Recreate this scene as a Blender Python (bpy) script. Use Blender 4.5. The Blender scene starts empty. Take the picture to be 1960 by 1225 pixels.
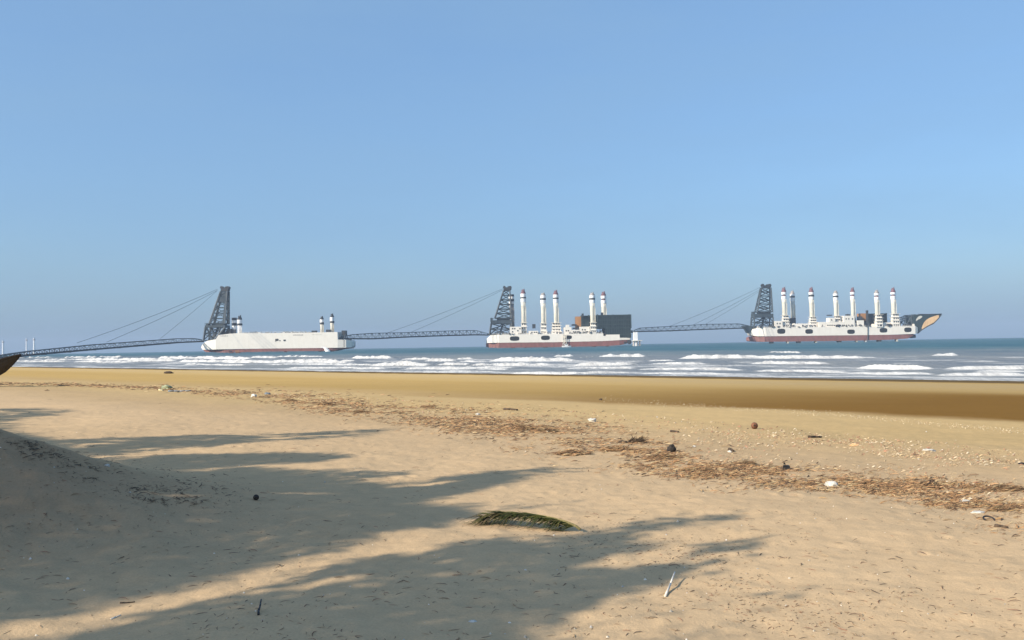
import bpy, math, random
import numpy as np
from mathutils import Vector, Matrix

random.seed(7)
RNG = np.random.default_rng(11)
rad = math.radians
scene = bpy.context.scene
C = scene.collection

# ------------------------------------------------------------------ camera, sky, sun, exposure
FPX = 1742.0                     # focal length in pixels of the 1960 px wide photograph
CAM_Z = 3.0
PITCH, ROLL = rad(1.61), rad(-0.955)
cam_d = bpy.data.cameras.new("camera")
cam = bpy.data.objects.new("camera", cam_d)
C.objects.link(cam)
CAM_M = Matrix.Rotation(rad(90) + PITCH, 4, 'X') @ Matrix.Rotation(ROLL, 4, 'Z')
cam.matrix_world = Matrix.Translation((0, 0, CAM_Z)) @ CAM_M
cam_d.sensor_width = 36
cam_d.lens = 36 * FPX / 1960
cam_d.clip_start = 0.05
cam_d.clip_end = 30000
scene.camera = cam

SUN_EL, SUN_AZ = rad(29), rad(240)       # azimuth clockwise from +Y
SUN_DIR = Vector((math.sin(SUN_AZ) * math.cos(SUN_EL), math.cos(SUN_AZ) * math.cos(SUN_EL), math.sin(SUN_EL)))
world = bpy.data.worlds.new("World")
scene.world = world
world.use_nodes = True
wn = world.node_tree
sky = wn.nodes.new("ShaderNodeTexSky")
sky.sky_type = 'NISHITA'
sky.sun_disc = False
sky.sun_elevation = SUN_EL
sky.sun_rotation = SUN_AZ
sky.altitude = 2000
sky.air_density = 1.5
sky.dust_density = 10
sky.ozone_density = 7
veil = wn.nodes.new('ShaderNodeMix'); veil.data_type = 'RGBA'      # milky humid air evens the sky out
wtc = wn.nodes.new('ShaderNodeTexCoord'); wmp = wn.nodes.new('ShaderNodeMapping'); wmp.inputs['Scale'].default_value = (1.5, 1.5, 7)
wno = wn.nodes.new('ShaderNodeTexNoise'); wno.inputs['Scale'].default_value = 2.2; wno.inputs['Detail'].default_value = 4; wno.inputs['Roughness'].default_value = .55
wmr = wn.nodes.new('ShaderNodeMapRange'); wmr.inputs['From Min'].default_value = .3; wmr.inputs['From Max'].default_value = .7
wmr.inputs['To Min'].default_value = .42; wmr.inputs['To Max'].default_value = .62
wn.links.new(wtc.outputs['Generated'], wmp.inputs[0]); wn.links.new(wmp.outputs[0], wno.inputs['Vector']); wn.links.new(wno.outputs['Fac'], wmr.inputs['Value'])
wn.links.new(wmr.outputs[0], veil.inputs[0])
veil.inputs[7].default_value = (1.42, 2.40, 3.62, 1)
wn.links.new(sky.outputs[0], veil.inputs[6])
wn.links.new(veil.outputs[2], wn.nodes['Background'].inputs[0])
wn.nodes['Background'].inputs[1].default_value = 0.15
sun_d = bpy.data.lights.new("sun", 'SUN')
sun_d.energy = 5.0
sun_d.angle = rad(0.5)
sun_d.color = (1.0, 0.90, 0.74)
sun = bpy.data.objects.new("sun", sun_d)
C.objects.link(sun)
sun.rotation_euler = SUN_DIR.to_track_quat('Z', 'Y').to_euler()
sun.location = (-20, -12, 20)
scene.view_settings.view_transform = 'Standard'
scene.view_settings.look = 'None'
scene.view_settings.gamma = 1
scene.view_settings.use_curve_mapping = False
scene.view_settings.exposure = 0.38
scene.render.engine = 'CYCLES'
scene.cycles.use_denoising = True
scene.cycles.max_bounces = 6
scene.cycles.transparent_max_bounces = 8
scene.cycles.volume_bounces = 0

# ------------------------------------------------------------------ numeric helpers
def vnoise(x, y, seed=0):
    """smooth value noise in [-1, 1]"""
    x = np.asarray(x, dtype=float); y = np.asarray(y, dtype=float)
    xi = np.floor(x); yi = np.floor(y)
    fx = x - xi; fy = y - yi
    fx = fx * fx * fx * (fx * (fx * 6 - 15) + 10); fy = fy * fy * fy * (fy * (fy * 6 - 15) + 10)
    def h(a, b):
        n = (a.astype(np.int64) * 374761393 + b.astype(np.int64) * 668265263 + seed * 974711) & 0x7fffffff
        n = ((n ^ (n >> 13)) * 1274126177) & 0x7fffffff
        n = n ^ (n >> 16)
        return (n & 0xffff) / 32767.5 - 1.0
    a = h(xi, yi); b = h(xi + 1, yi); c = h(xi, yi + 1); d = h(xi + 1, yi + 1)
    return (a * (1 - fx) + b * fx) * (1 - fy) + (c * (1 - fx) + d * fx) * fy

def fbm(x, y, seed=0, oct=4):
    s = 0; a = 1.0; n = 0
    for k in range(oct):
        s = s + a * vnoise(x * 2 ** k + 13.1 * k, y * 2 ** k + 7.7 * k, seed + k); n += a; a *= 0.5
    return s / n

def smooth(a, b, x):
    t = np.clip((np.asarray(x, dtype=float) - a) / (b - a), 0, 1)
    return t * t * (3 - 2 * t)

R2 = math.sqrt(2)
def inland(x, y):                       # metres from the waterline towards the land
    return (97 - x - y) / R2
def along(x, y):
    return (x - y) / R2

DENTS = [(RNG.uniform(-7, 9), RNG.uniform(4.2, 17), RNG.uniform(.05, .11), RNG.uniform(.005, .016)) for _ in range(150)]

def height(x, y):
    x = np.asarray(x, dtype=float); y = np.asarray(y, dtype=float)
    p = inland(x, y); t = along(x, y)
    p = p + 1.0 * vnoise(t / 17.0, p / 60.0, 3) * np.clip(p / 20, 0, 1) + 0.5 * vnoise(t / 5.0, p / 9.0, 5) * np.clip(p / 30, 0, 1)
    z = np.interp(p, [-400, -60, -8, 0, 8, 20, 36, 42, 46, 50, 56, 62, 70, 85, 110, 200, 400],
                  [-9, -3.2, -.5, 0, .12, .27, .74, .93, 1.02, 1.07, 1.22, 1.34, 1.42, 1.85, 2.7, 3.4, 4.0])
    near = smooth(40, 50, p)
    d = np.hypot(x, y)
    # wind ripples and trodden sand of the upper beach
    z = z + near * (0.05 * fbm(x / 2.3, y / 2.3, 21, 3) + 0.013 * fbm(x / .75 + y / 2, y / .35, 31, 3))
    m = (d < 30)
    if np.any(m):
        z = z + near * np.where(m, 0.008 * fbm(x / .16, y / .16, 41, 2), 0)
    # the dune mound on the left
    def g(cx, cy, sx, sy, a, rot):
        c, s = math.cos(rot), math.sin(rot)
        u = (x - cx) * c + (y - cy) * s; v = -(x - cx) * s + (y - cy) * c
        return a * np.exp(-(u / sx) ** 2 - (v / sy) ** 2)
    mo = g(-6.0, 8.6, 4.0, 2.4, 1.0, rad(-20)); z = z + mo * (.13 * fbm(x / .6, y / .6, 25, 4))
    z = z + g(-7.1, 9.4, 2.7, 1.9, 1.27, rad(-6)) + g(-4.7, 8.3, 1.5, .9, .16, rad(-20))
    return z

def dents(x, y):
    z = np.zeros_like(x)
    for cx, cy, r, a in DENTS:
        m = (np.abs(x - cx) < 3 * r) & (np.abs(y - cy) < 3 * r)
        if m.any():
            q = ((x[m] - cx) ** 2 + (y[m] - cy) ** 2) / r ** 2
            z[m] += -a * np.exp(-q) + .55 * a * np.exp(-(np.sqrt(q) - 1.5) ** 2 * 4)
    return z

def ray(px, py):
    d = CAM_M.to_3x3() @ Vector(((px - 980) / FPX, (612.5 - py) / FPX, -1))
    return d
def at(px, py, Y):                      # the point seen at a photo pixel on the vertical plane y = Y
    d = ray(px, py)
    return Vector((d.x / d.y * Y, Y, CAM_Z + d.z / d.y * Y))
def hits(pxs, pys, z0=None):
    """photo pixels -> points on the ground (or on the level z0), vectorised"""
    pxs = np.asarray(pxs, dtype=float); pys = np.asarray(pys, dtype=float)
    m = np.array(CAM_M.to_3x3())
    v = np.stack([(pxs - 980) / FPX, (612.5 - pys) / FPX, -np.ones_like(pxs)], 0)
    d = m @ v
    if z0 is not None:
        k = (z0 - CAM_Z) / d[2]
        return d[0] * k, d[1] * k, np.full_like(k, z0)
    k = (1.3 - CAM_Z) / np.minimum(d[2], -1e-4)
    lo = k * .25; hi = k * 3.0
    ts = np.linspace(0, 1, 60)
    best = hi.copy(); found = np.zeros(len(pxs), bool)
    prev = lo
    for q in ts[1:]:
        cur = lo + (hi - lo) * q
        below = (CAM_Z + d[2] * cur) < height(d[0] * cur, d[1] * cur)
        new = below & ~found
        best = np.where(new, cur, best)
        lo2 = np.where(new, prev, 0)
        if q == ts[1]: start = lo2
        else: start = np.where(new, lo2, start)
        found |= below; prev = cur
    a = np.where(found, start, best); b = best
    for _ in range(14):
        mid = (a + b) / 2
        below = (CAM_Z + d[2] * mid) < height(d[0] * mid, d[1] * mid)
        b = np.where(below, mid, b); a = np.where(below, a, mid)
    return d[0] * b, d[1] * b, height(d[0] * b, d[1] * b)
def hit(px, py):
    x, y, z = hits([px], [py])
    return Vector((float(x[0]), float(y[0]), float(z[0])))

# ------------------------------------------------------------------ materials
def new_mat(name):
    m = bpy.data.materials.new(name); m.use_nodes = True
    nt = m.node_tree; b = nt.nodes['Principled BSDF']
    return m, nt, b
def N(nt, kind, **kw):
    n = nt.nodes.new(kind)
    for k, v in kw.items():
        if k in n.inputs: n.inputs[k].default_value = v
        else: setattr(n, k, v)
    return n
def ramp(nt, fac, stops):
    r = nt.nodes.new('ShaderNodeValToRGB'); e = r.color_ramp.elements
    while len(e) < len(stops): e.new(0.5)
    for q, (p, c) in zip(e, stops):
        q.position = p; q.color = (*c, 1) if len(c) == 3 else c
    nt.links.new(fac, r.inputs[0]); return r
def mix(nt, fac, a, b, mode='MIX'):
    m = nt.nodes.new('ShaderNodeMix'); m.data_type = 'RGBA'; m.blend_type = mode
    for sock, v in ((m.inputs[0], fac), (m.inputs[6], a), (m.inputs[7], b)):
        if hasattr(v, 'is_linked') or hasattr(v, 'links'): nt.links.new(v, sock)
        elif isinstance(v, (int, float)): sock.default_value = v
        else: sock.default_value = (*v, 1)
    return m.outputs[2]

def paint(name, col, dirt=(.12, .08, .05), amount=.35, rough=.55, scale=.12, metallic=0, lo=.9, hi=1.05):
    m, nt, b = new_mat(name)
    tc = N(nt, 'ShaderNodeTexCoord')
    mp = N(nt, 'ShaderNodeMapping'); mp.inputs['Scale'].default_value = (scale, scale, scale * .25)
    nt.links.new(tc.outputs['Object'], mp.inputs[0])
    no = N(nt, 'ShaderNodeTexNoise', Scale=3.0, Detail=6.0, Roughness=.65); nt.links.new(mp.outputs[0], no.inputs['Vector'])
    r = ramp(nt, no.outputs['Fac'], [(.42, (0, 0, 0)), (.78, (amount,) * 3)])
    no2 = N(nt, 'ShaderNodeTexNoise', Scale=scale * 2, Detail=3.0); nt.links.new(tc.outputs['Object'], no2.inputs['Vector'])
    r2 = ramp(nt, no2.outputs['Fac'], [(.3, tuple(c * lo for c in col)), (.7, tuple(min(1, c * hi) for c in col))])
    nt.links.new(mix(nt, r.outputs[0], r2.outputs[0], dirt), b.inputs['Base Color'])
    b.inputs['Roughness'].default_value = rough
    b.inputs['Metallic'].default_value = metallic
    return m

MAT = {
    'white': paint('white_paint', (.82, .765, .68), (.45, .34, .24), .13, lo=.965, hi=1.02),
    'cream': paint('cream_paint', (.66, .63, .54), (.34, .26, .18), .35),
    'bright': paint('bright_white_paint', (.84, .83, .82), (.4, .35, .3), .2),
    'red': paint('red_antifouling', (.25, .10, .088), (.10, .06, .05), .6, .7),
    'steel': paint('grey_steel', (.048, .068, .082), (.03, .03, .03), .5, .6),
    'dark': paint('dark_grey_paint', (.035, .042, .05), (.05, .03, .02), .4, .6),
    'black': paint('black_opening', (.012, .014, .014), (.02, .02, .02), .3, .8),
    'redcap': paint('dull_red_paint', (.19, .085, .10), (.08, .05, .05), .5, .6),
    'green': paint('dark_green_cladding', (.024, .044, .047), (.10, .12, .12), .35, .6),
    'orange': paint('rust_orange_paint', (.42, .20, .07), (.16, .07, .03), .5, .6),
    'shaft_grey': paint('sooty_grey_paint', (.36, .33, .31), (.16, .12, .10), .5),
    'cable': paint('cable_steel', (.05, .055, .065), amount=.2),
    'tan': paint('tan_panel', (.85, .55, .29), (.30, .16, .07), .5),
    'olive': paint('weathered_dark_wood', (.045, .032, .016), (.02, .015, .008), .6, .8, 2.0),
    'wood_dark': paint('old_tarred_wood', (.03, .02, .012), (.08, .05, .03), .4, .9, 3.0),
}
def corr_mat():
    m, nt, b = new_mat('ribbed_green_cladding')
    tc = N(nt, 'ShaderNodeTexCoord')
    mp = N(nt, 'ShaderNodeMapping'); mp.inputs['Scale'].default_value = (.9, .9, .02)
    nt.links.new(tc.outputs['Object'], mp.inputs[0])
    no = N(nt, 'ShaderNodeTexNoise', Scale=1.0, Detail=3.0); nt.links.new(mp.outputs[0], no.inputs['Vector'])
    r = ramp(nt, no.outputs['Fac'], [(.35, (.004, .013, .015)), (.6, (.014, .030, .032)), (.75, (.05, .062, .066))])
    nt.links.new(r.outputs[0], b.inputs['Base Color']); b.inputs['Roughness'].default_value = .6
    return m
MAT['hall'] = corr_mat()

def colattr_mat(name, rough=.85, noise=0.0, nscale=40.0, attr='Col', bump=0.0):
    m, nt, b = new_mat(name)
    a = N(nt, 'ShaderNodeAttribute'); a.attribute_name = attr
    col = a.outputs['Color']
    tc = N(nt, 'ShaderNodeTexCoord')
    no = N(nt, 'ShaderNodeTexNoise', Scale=nscale, Detail=5.0, Roughness=.7); nt.links.new(tc.outputs['Object'], no.inputs['Vector'])
    if noise:
        r = ramp(nt, no.outputs['Fac'], [(.25, (1 - noise,) * 3), (.75, (1 + noise * .6,) * 3)])
        col = mix(nt, 1.0, col, r.outputs[0], 'MULTIPLY')
    if bump:
        bp = N(nt, 'ShaderNodeBump', Strength=bump, Distance=.01); nt.links.new(no.outputs['Fac'], bp.inputs['Height'])
        nt.links.new(bp.outputs[0], b.inputs['Normal'])
    nt.links.new(col, b.inputs['Base Color']); b.inputs['Roughness'].default_value = rough
    return m
MAT['litter'] = colattr_mat('dry_plant_litter', .9, .35, 30)
MAT['leaf'] = colattr_mat('leaf_surface', .65, .25, 12)
def translucent(m):
    nt = m.node_tree; b = nt.nodes['Principled BSDF']; tr = N(nt, 'ShaderNodeBsdfTranslucent'); ms = N(nt, 'ShaderNodeMixShader')
    ms.inputs[0].default_value = .4
    nt.links.new(b.inputs['Base Color'].links[0].from_socket, tr.inputs[0])
    nt.links.new(b.outputs[0], ms.inputs[1]); nt.links.new(tr.outputs[0], ms.inputs[2]); nt.links.new(ms.outputs[0], nt.nodes['Material Output'].inputs['Surface'])
translucent(MAT['leaf'])
MAT['shell'] = colattr_mat('shell_and_foam_bits', .7, .15, 60)

def simple(name, c1, c2, scale, rough=.85, bump=.3, dist=.01, stretch=(1, 1, 1)):
    m, nt, b = new_mat(name)
    tc = N(nt, 'ShaderNodeTexCoord'); mp = N(nt, 'ShaderNodeMapping'); mp.inputs['Scale'].default_value = stretch
    nt.links.new(tc.outputs['Object'], mp.inputs[0])
    no = N(nt, 'ShaderNodeTexNoise', Scale=scale, Detail=6.0, Roughness=.65); nt.links.new(mp.outputs[0], no.inputs['Vector'])
    r = ramp(nt, no.outputs['Fac'], [(.32, c1), (.68, c2)])
    nt.links.new(r.outputs[0], b.inputs['Base Color'])
    bp = N(nt, 'ShaderNodeBump', Strength=bump, Distance=dist); nt.links.new(no.outputs['Fac'], bp.inputs['Height'])
    nt.links.new(bp.outputs[0], b.inputs['Normal'])
    b.inputs['Roughness'].default_value = rough
    return m
MAT['bark'] = simple('grey_brown_bark', (.07, .055, .04), (.19, .155, .12), 9, .9, .6, .03, (1, 1, .3))
MAT['husk'] = simple('brown_coconut_husk', (.09, .035, .018), (.26, .11, .055), 25, .85, .5, .008, (1, 1, .3))
MAT['husk_dark'] = simple('dark_wet_husk', (.012, .010, .008), (.05, .035, .025), 25, .8, .5, .008)
MAT['plastic_white'] = simple('dirty_white_plastic', (.42, .39, .33), (.66, .63, .57), 14, .5, .3, .006)
MAT['plastic_green'] = simple('faded_green_plastic', (.16, .18, .09), (.34, .36, .22), 14, .5, .3, .006)
MAT['plastic_blue'] = simple('blue_grey_plank_paint', (.10, .13, .16), (.24, .28, .32), 14, .6, .3, .006)
MAT['rubber'] = simple('black_rubber_or_plastic', (.008, .008, .009), (.035, .032, .03), 14, .6, .3, .006)
MAT['drift'] = simple('dark_driftwood', (.025, .016, .010), (.12, .08, .05), 20, .9, .6, .01, (1, 1, .3))
MAT['bleached'] = simple('bleached_driftwood', (.52, .46, .38), (.80, .76, .68), 20, .8, .4, .004, (1, 1, .3))
MAT['yellow'] = simple('pale_yellow_foam_block', (.50, .42, .20), (.70, .64, .42), 14, .8, .3, .006)

# ------------------------------------------------------------------ object helpers
def tag(o, label=None, cat=None, group=None, kind=None):
    if label: o['label'] = label
    if cat: o['category'] = cat
    if group: o['group'] = group
    if kind: o['kind'] = kind
    return o
def empty(name, loc, label, cat, group=None, kind=None):
    o = bpy.data.objects.new(name, None); C.objects.link(o)
    o.location = loc; o.empty_display_size = .2
    return tag(o, label, cat, group, kind)
def world_loc(o):
    v = Vector(o.location)
    while o.parent: o = o.parent; v = v + Vector(o.location)
    return v
def mesh_np(name, verts, faces, mats, parent=None, cols=None, loc=None, smooth_=True, midx=None):
    """verts Nx3 (world), faces MxK -> object"""
    verts = np.asarray(verts, dtype=np.float64); faces = np.asarray(faces, dtype=np.int64)
    off = np.array(world_loc(parent)) if parent else (np.array(loc) if loc is not None else np.zeros(3))
    me = bpy.data.meshes.new(name)
    me.vertices.add(len(verts)); me.vertices.foreach_set('co', (verts - off).astype(np.float32).ravel())
    k = faces.shape[1]
    me.loops.add(faces.size); me.loops.foreach_set('vertex_index', faces.ravel().astype(np.int32))
    me.polygons.add(len(faces))
    me.polygons.foreach_set('loop_start', (np.arange(len(faces)) * k).astype(np.int32))
    me.polygons.foreach_set('loop_total', np.full(len(faces), k, dtype=np.int32))
    if midx is not None: me.polygons.foreach_set('material_index', np.asarray(midx, dtype=np.int32))
    me.update(calc_edges=True); me.validate()
    me.polygons.foreach_set('use_smooth', np.full(len(me.polygons), smooth_))
    for m in (mats if isinstance(mats, (list, tuple)) else [mats]): me.materials.append(m)
    if cols is not None:
        for nm, c in cols.items():
            c = np.asarray(c, dtype=np.float32)
            if c.ndim == 1:
                a = me.attributes.new(nm, 'FLOAT', 'POINT'); a.data.foreach_set('value', c)
            else:
                a = me.attributes.new(nm, 'FLOAT_COLOR', 'POINT')
                a.data.foreach_set('color', np.concatenate([c, np.ones((len(c), 1), np.float32)], 1).ravel())
    o = bpy.data.objects.new(name, me); C.objects.link(o)
    if parent: o.parent = parent
    elif loc is not None: o.location = loc
    return o

class MB:
    """collects simple solids in world coordinates and links them as one mesh"""
    def __init__(s): s.v = []; s.f = []; s.m = []; s.cur = 0; s.cut = []
    def solids(s):
        c = s.cut + [(len(s.v), len(s.f))]
        return [(c[i][0], c[i + 1][0], c[i][1], c[i + 1][1]) for i in range(len(c) - 1)]
    def add(s, vs, fs):
        n = len(s.v); s.cut.append((n, len(s.f))); s.v += [tuple(v) for v in vs]; s.f += [tuple(i + n for i in f) for f in fs]; s.m += [s.cur] * len(fs)
    def box(s, a, b):
        x0, y0, z0 = a; x1, y1, z1 = b
        s.add([(x0, y0, z0), (x1, y0, z0), (x1, y1, z0), (x0, y1, z0), (x0, y0, z1), (x1, y0, z1), (x1, y1, z1), (x0, y1, z1)],
              [(0, 3, 2, 1), (4, 5, 6, 7), (0, 1, 5, 4), (1, 2, 6, 5), (2, 3, 7, 6), (3, 0, 4, 7)])
    def tube(s, p0, p1, r0, r1=None, n=6, cap=True):
        p0 = Vector(p0); p1 = Vector(p1); r1 = r0 if r1 is None else r1
        d = (p1 - p0)
        if d.length < 1e-6: return
        d.normalize(); u = d.orthogonal().normalized(); w = d.cross(u)
        vs = []
        for p, r in ((p0, r0), (p1, r1)):
            for k in range(n):
                a = 2 * math.pi * k / n + .4
                vs.append(p + (u * math.cos(a) + w * math.sin(a)) * r)
        fs = [(k, (k + 1) % n, n + (k + 1) % n, n + k) for k in range(n)]
        if cap: fs += [tuple(range(n - 1, -1, -1)), tuple(range(n, 2 * n))]
        s.add(vs, fs)
    def path(s, pts, rs, n=6):
        for i in range(len(pts) - 1): s.tube(pts[i], pts[i + 1], rs[i], rs[i + 1], n)
    def lathe(s, c, prof, n=20):
        vs = []; fs = []
        for r, z in prof:
            for k in range(n):
                a = 2 * math.pi * k / n
                vs.append((c[0] + r * math.cos(a), c[1] + r * math.sin(a), z))
        for j in range(len(prof) - 1):
            for k in range(n):
                fs.append((j * n + k, j * n + (k + 1) % n, (j + 1) * n + (k + 1) % n, (j + 1) * n + k))
        fs.append(tuple(range(n - 1, -1, -1))); fs.append(tuple((len(prof) - 1) * n + k for k in range(n)))
        s.add(vs, fs)
    def prism(s, poly, y0, y1):          # poly of (x, z), extruded along y
        n = len(poly)
        vs = [(x, y0, z) for x, z in poly] + [(x, y1, z) for x, z in poly]
        fs = [(k, (k + 1) % n, n + (k + 1) % n, n + k) for k in range(n)] + [tuple(range(n - 1, -1, -1)), tuple(range(n, 2 * n))]
        s.add(vs, fs)
    def build(s, name, mats, parent=None, label=None, loc=None, smooth_=False):
        off = world_loc(parent) if parent else (Vector(loc) if loc is not None else Vector((0, 0, 0)))
        me = bpy.data.meshes.new(name)
        me.from_pydata([Vector(v) - off for v in s.v], [], s.f)
        ms = mats if isinstance(mats, (list, tuple)) else [mats]
        for m in ms: me.materials.append(m)
        if len(ms) > 1: me.polygons.foreach_set('material_index', s.m)
        me.validate(); me.update()
        if smooth_: me.polygons.foreach_set('use_smooth', [True] * len(me.polygons))
        o = bpy.data.objects.new(name, me); C.objects.link(o)
        if parent: o.parent = parent
        elif loc is not None: o.location = loc
        if label: o['label'] = label
        return o

def build_split(mb, name, mat, parent):
    """each solid of the collector becomes an object of its own"""
    out = []
    groups = []; last = None
    for a, b, fa, fb in mb.solids():
        q = MB(); q.v = mb.v[a:b]; q.f = [tuple(i - a for i in f) for f in mb.f[fa:fb]]; q.m = [0] * (fb - fa)
        out.append(q.build(name, mat, parent))
    return out
def houses(parent, D, rects, wins, d0, d1):
    hs = []
    for x0, y0, x1, y1 in rects:
        mb = MB(); boxpx(mb, x0, y0, x1, y1, D, d0, d1); hs.append((x0, x1, mb.build('deck_house', MAT['white'], parent)))
    for x, y, w, h in wins:
        best = min(hs, key=lambda q: max(q[0] - x, x - q[1], 0))
        mb = MB(); boxpx(mb, x, y, x + w, y + h, D, d0 - .2, d0 + .2); mb.build('window', MAT['black'], best[2])

def grid_faces(nr, nc, wrap=False):
    i = np.arange(nr - 1)[:, None]; j = np.arange(nc if wrap else nc - 1)[None, :]
    j2 = (j + 1) % nc
    return np.stack([i * nc + j, i * nc + j2, (i + 1) * nc + j2, (i + 1) * nc + j], -1).reshape(-1, 4)

# ------------------------------------------------------------------ ground
def build_ground():
    rs = [0.02, .3, .6]
    while rs[-1] < 3.5: rs.append(rs[-1] * 1.06)
    while rs[-1] < 28: rs.append(rs[-1] * 1.0065)
    while rs[-1] < 70: rs.append(rs[-1] * 1.011)
    while rs[-1] < 320: rs.append(rs[-1] * 1.022)
    while rs[-1] < 6400: rs.append(rs[-1] * 1.15)
    rs = np.array(rs)
    a = np.concatenate([np.linspace(-32, 32, 760), np.arange(34, 326, 3)])
    a = np.radians(a)
    Rg, A = np.meshgrid(rs, a, indexing='ij')
    x = Rg * np.sin(A); y = Rg * np.cos(A)
    z = height(x, y)
    nm = (Rg < 20)
    zz = dents(x[nm], y[nm]); z[nm] += zz
    p = inland(x, y); t = along(x, y)
    n1 = fbm(x / 9, y / 9, 51, 4); n2 = fbm(x / 1.4, y / 1.4, 61, 4)
    dry = np.array([.560, .398, .236]); gold = np.array([.52, .365, .180]); wet = np.array([.215, .118, .036]); flat = np.array([.43, .29, .115])
    litter = np.array([.40, .275, .155]); edge = np.array([.10, .072, .045])
    def L(a_, b_, f): return a_ * (1 - f[..., None]) + b_ * f[..., None]
    col = np.broadcast_to(dry, x.shape + (3,)).copy()
    col = L(col, np.broadcast_to(gold, col.shape), smooth(58, 49, p + 1.2 * n1))
    # the belt of fine litter
    belt = np.exp(-((p - (56.0 + .06 * t) + 1.0 * n1) / (2.2 + 1.6 * smooth(-30, -5, t))) ** 2) * (.55 + .45 * n2)
    col = L(col, np.broadcast_to(litter, col.shape), np.clip(belt, 0, 1) * .65)
    # wet seaward face, fading out to the left
    pe = p + 1.1 * n1 + .25 * n2
    wetm = smooth(45.6, 43.4, pe) * smooth(16, 27, pe + .8 * n1)
    lateral = smooth(-36, -11, t + 3 * n1)
    col = L(col, np.broadcast_to(flat, col.shape) * (1 + .32 * smooth(-15, -70, t))[..., None], smooth(45.5, 38, pe))
    col = L(col, np.broadcast_to(wet, col.shape), wetm * lateral)
    col = L(col, np.broadcast_to(wet * 1.3, col.shape), wetm * (1 - lateral) * .18)
    col = L(col, np.broadcast_to(edge, col.shape), smooth(6.4, 5.2, p + .6 * n1 + .3 * n2) * .88)
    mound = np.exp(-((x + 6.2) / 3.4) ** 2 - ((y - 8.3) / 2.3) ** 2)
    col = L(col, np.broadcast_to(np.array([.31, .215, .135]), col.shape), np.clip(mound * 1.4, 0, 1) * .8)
    col = col * (1 + .05 * n1 + .04 * n2)[..., None]
    gloss = smooth(24, 12, p) * smooth(6.5, 9, p)
    fine = smooth(46, 52, p)
    V = np.stack([x, y, z], -1).reshape(-1, 3)
    F = grid_faces(len(rs), len(a), wrap=True)[:, ::-1]
    m, nt, b = new_mat('beach_sand')
    at_ = N(nt, 'ShaderNodeAttribute'); at_.attribute_name = 'Col'
    ag = N(nt, 'ShaderNodeAttribute'); ag.attribute_name = 'gloss'
    af = N(nt, 'ShaderNodeAttribute'); af.attribute_name = 'fine'
    tc = N(nt, 'ShaderNodeTexCoord')
    gr = N(nt, 'ShaderNodeTexNoise', Scale=55.0, Detail=6.0, Roughness=.75); nt.links.new(tc.outputs['Object'], gr.inputs['Vector'])
    md = N(nt, 'ShaderNodeTexNoise', Scale=5.0, Detail=6.0, Roughness=.6); nt.links.new(tc.outputs['Object'], md.inputs['Vector'])
    r1 = ramp(nt, gr.outputs['Fac'], [(.28, (.86,) * 3), (.5, (1, 1, 1)), (.72, (1.10,) * 3)])
    r2 = ramp(nt, md.outputs['Fac'], [(.3, (.94, .935, .93)), (.7, (1.04, 1.04, 1.04))])
    # sparse dark and pale specks: shell grit and plant crumbs
    vo = N(nt, 'ShaderNodeTexVoronoi', Scale=22.0); nt.links.new(tc.outputs['Object'], vo.inputs['Vector'])
    sp = ramp(nt, vo.outputs['Distance'], [(.05, (1, 1, 1)), (.12, (0, 0, 0))])
    ck = N(nt, 'ShaderNodeSeparateColor'); nt.links.new(vo.outputs['Color'], ck.inputs[0])
    gt = N(nt, 'ShaderNodeMath', operation='GREATER_THAN'); gt.inputs[1].default_value = .90; nt.links.new(ck.outputs[0], gt.inputs[0])
    mu = N(nt, 'ShaderNodeMath', operation='MULTIPLY'); nt.links.new(sp.outputs[0], mu.inputs[0]); nt.links.new(gt.outputs[0], mu.inputs[1])
    mu2 = N(nt, 'ShaderNodeMath', operation='MULTIPLY'); nt.links.new(mu.outputs[0], mu2.inputs[0]); nt.links.new(af.outputs['Fac'], mu2.inputs[1])
    spcol = ramp(nt, ck.outputs[1], [(.45, (.14, .09, .05)), (.55, (.62, .56, .46))])
    c = mix(nt, 1.0, at_.outputs['Color'], r1.outputs[0], 'MULTIPLY')
    c = mix(nt, 1.0, c, r2.outputs[0], 'MULTIPLY')
    c = mix(nt, mu2.outputs[0], c, spcol.outputs[0])
    nt.links.new(c, b.inputs['Base Color'])
    rr = N(nt, 'ShaderNodeMapRange'); rr.inputs['To Min'].default_value = .95; rr.inputs['To Max'].default_value = .6
    nt.links.new(ag.outputs['Fac'], rr.inputs['Value']); nt.links.new(rr.outputs[0], b.inputs['Roughness'])
    sl = N(nt, 'ShaderNodeMath', operation='MULTIPLY'); sl.inputs[1].default_value = .06; nt.links.new(ag.outputs['Fac'], sl.inputs[0]); nt.links.new(sl.outputs[0], b.inputs['Specular IOR Level'])
    bp = N(nt, 'ShaderNodeBump', Strength=.45, Distance=.012); nt.links.new(gr.outputs['Fac'], bp.inputs['Height'])
    bp2 = N(nt, 'ShaderNodeBump', Strength=.35, Distance=.03); nt.links.new(md.outputs['Fac'], bp2.inputs['Height'])
    nt.links.new(bp.outputs[0], bp2.inputs['Normal']); nt.links.new(bp2.outputs[0], b.inputs['Normal'])
    nt.links.new(af.outputs['Fac'], bp2.inputs['Strength'])
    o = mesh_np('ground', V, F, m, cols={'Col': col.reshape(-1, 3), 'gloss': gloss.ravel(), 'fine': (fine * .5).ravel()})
    tag(o, 'wide sandy beach, pale and dry in front, darker and wet towards the surf', None, kind='structure')
build_ground()

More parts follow.
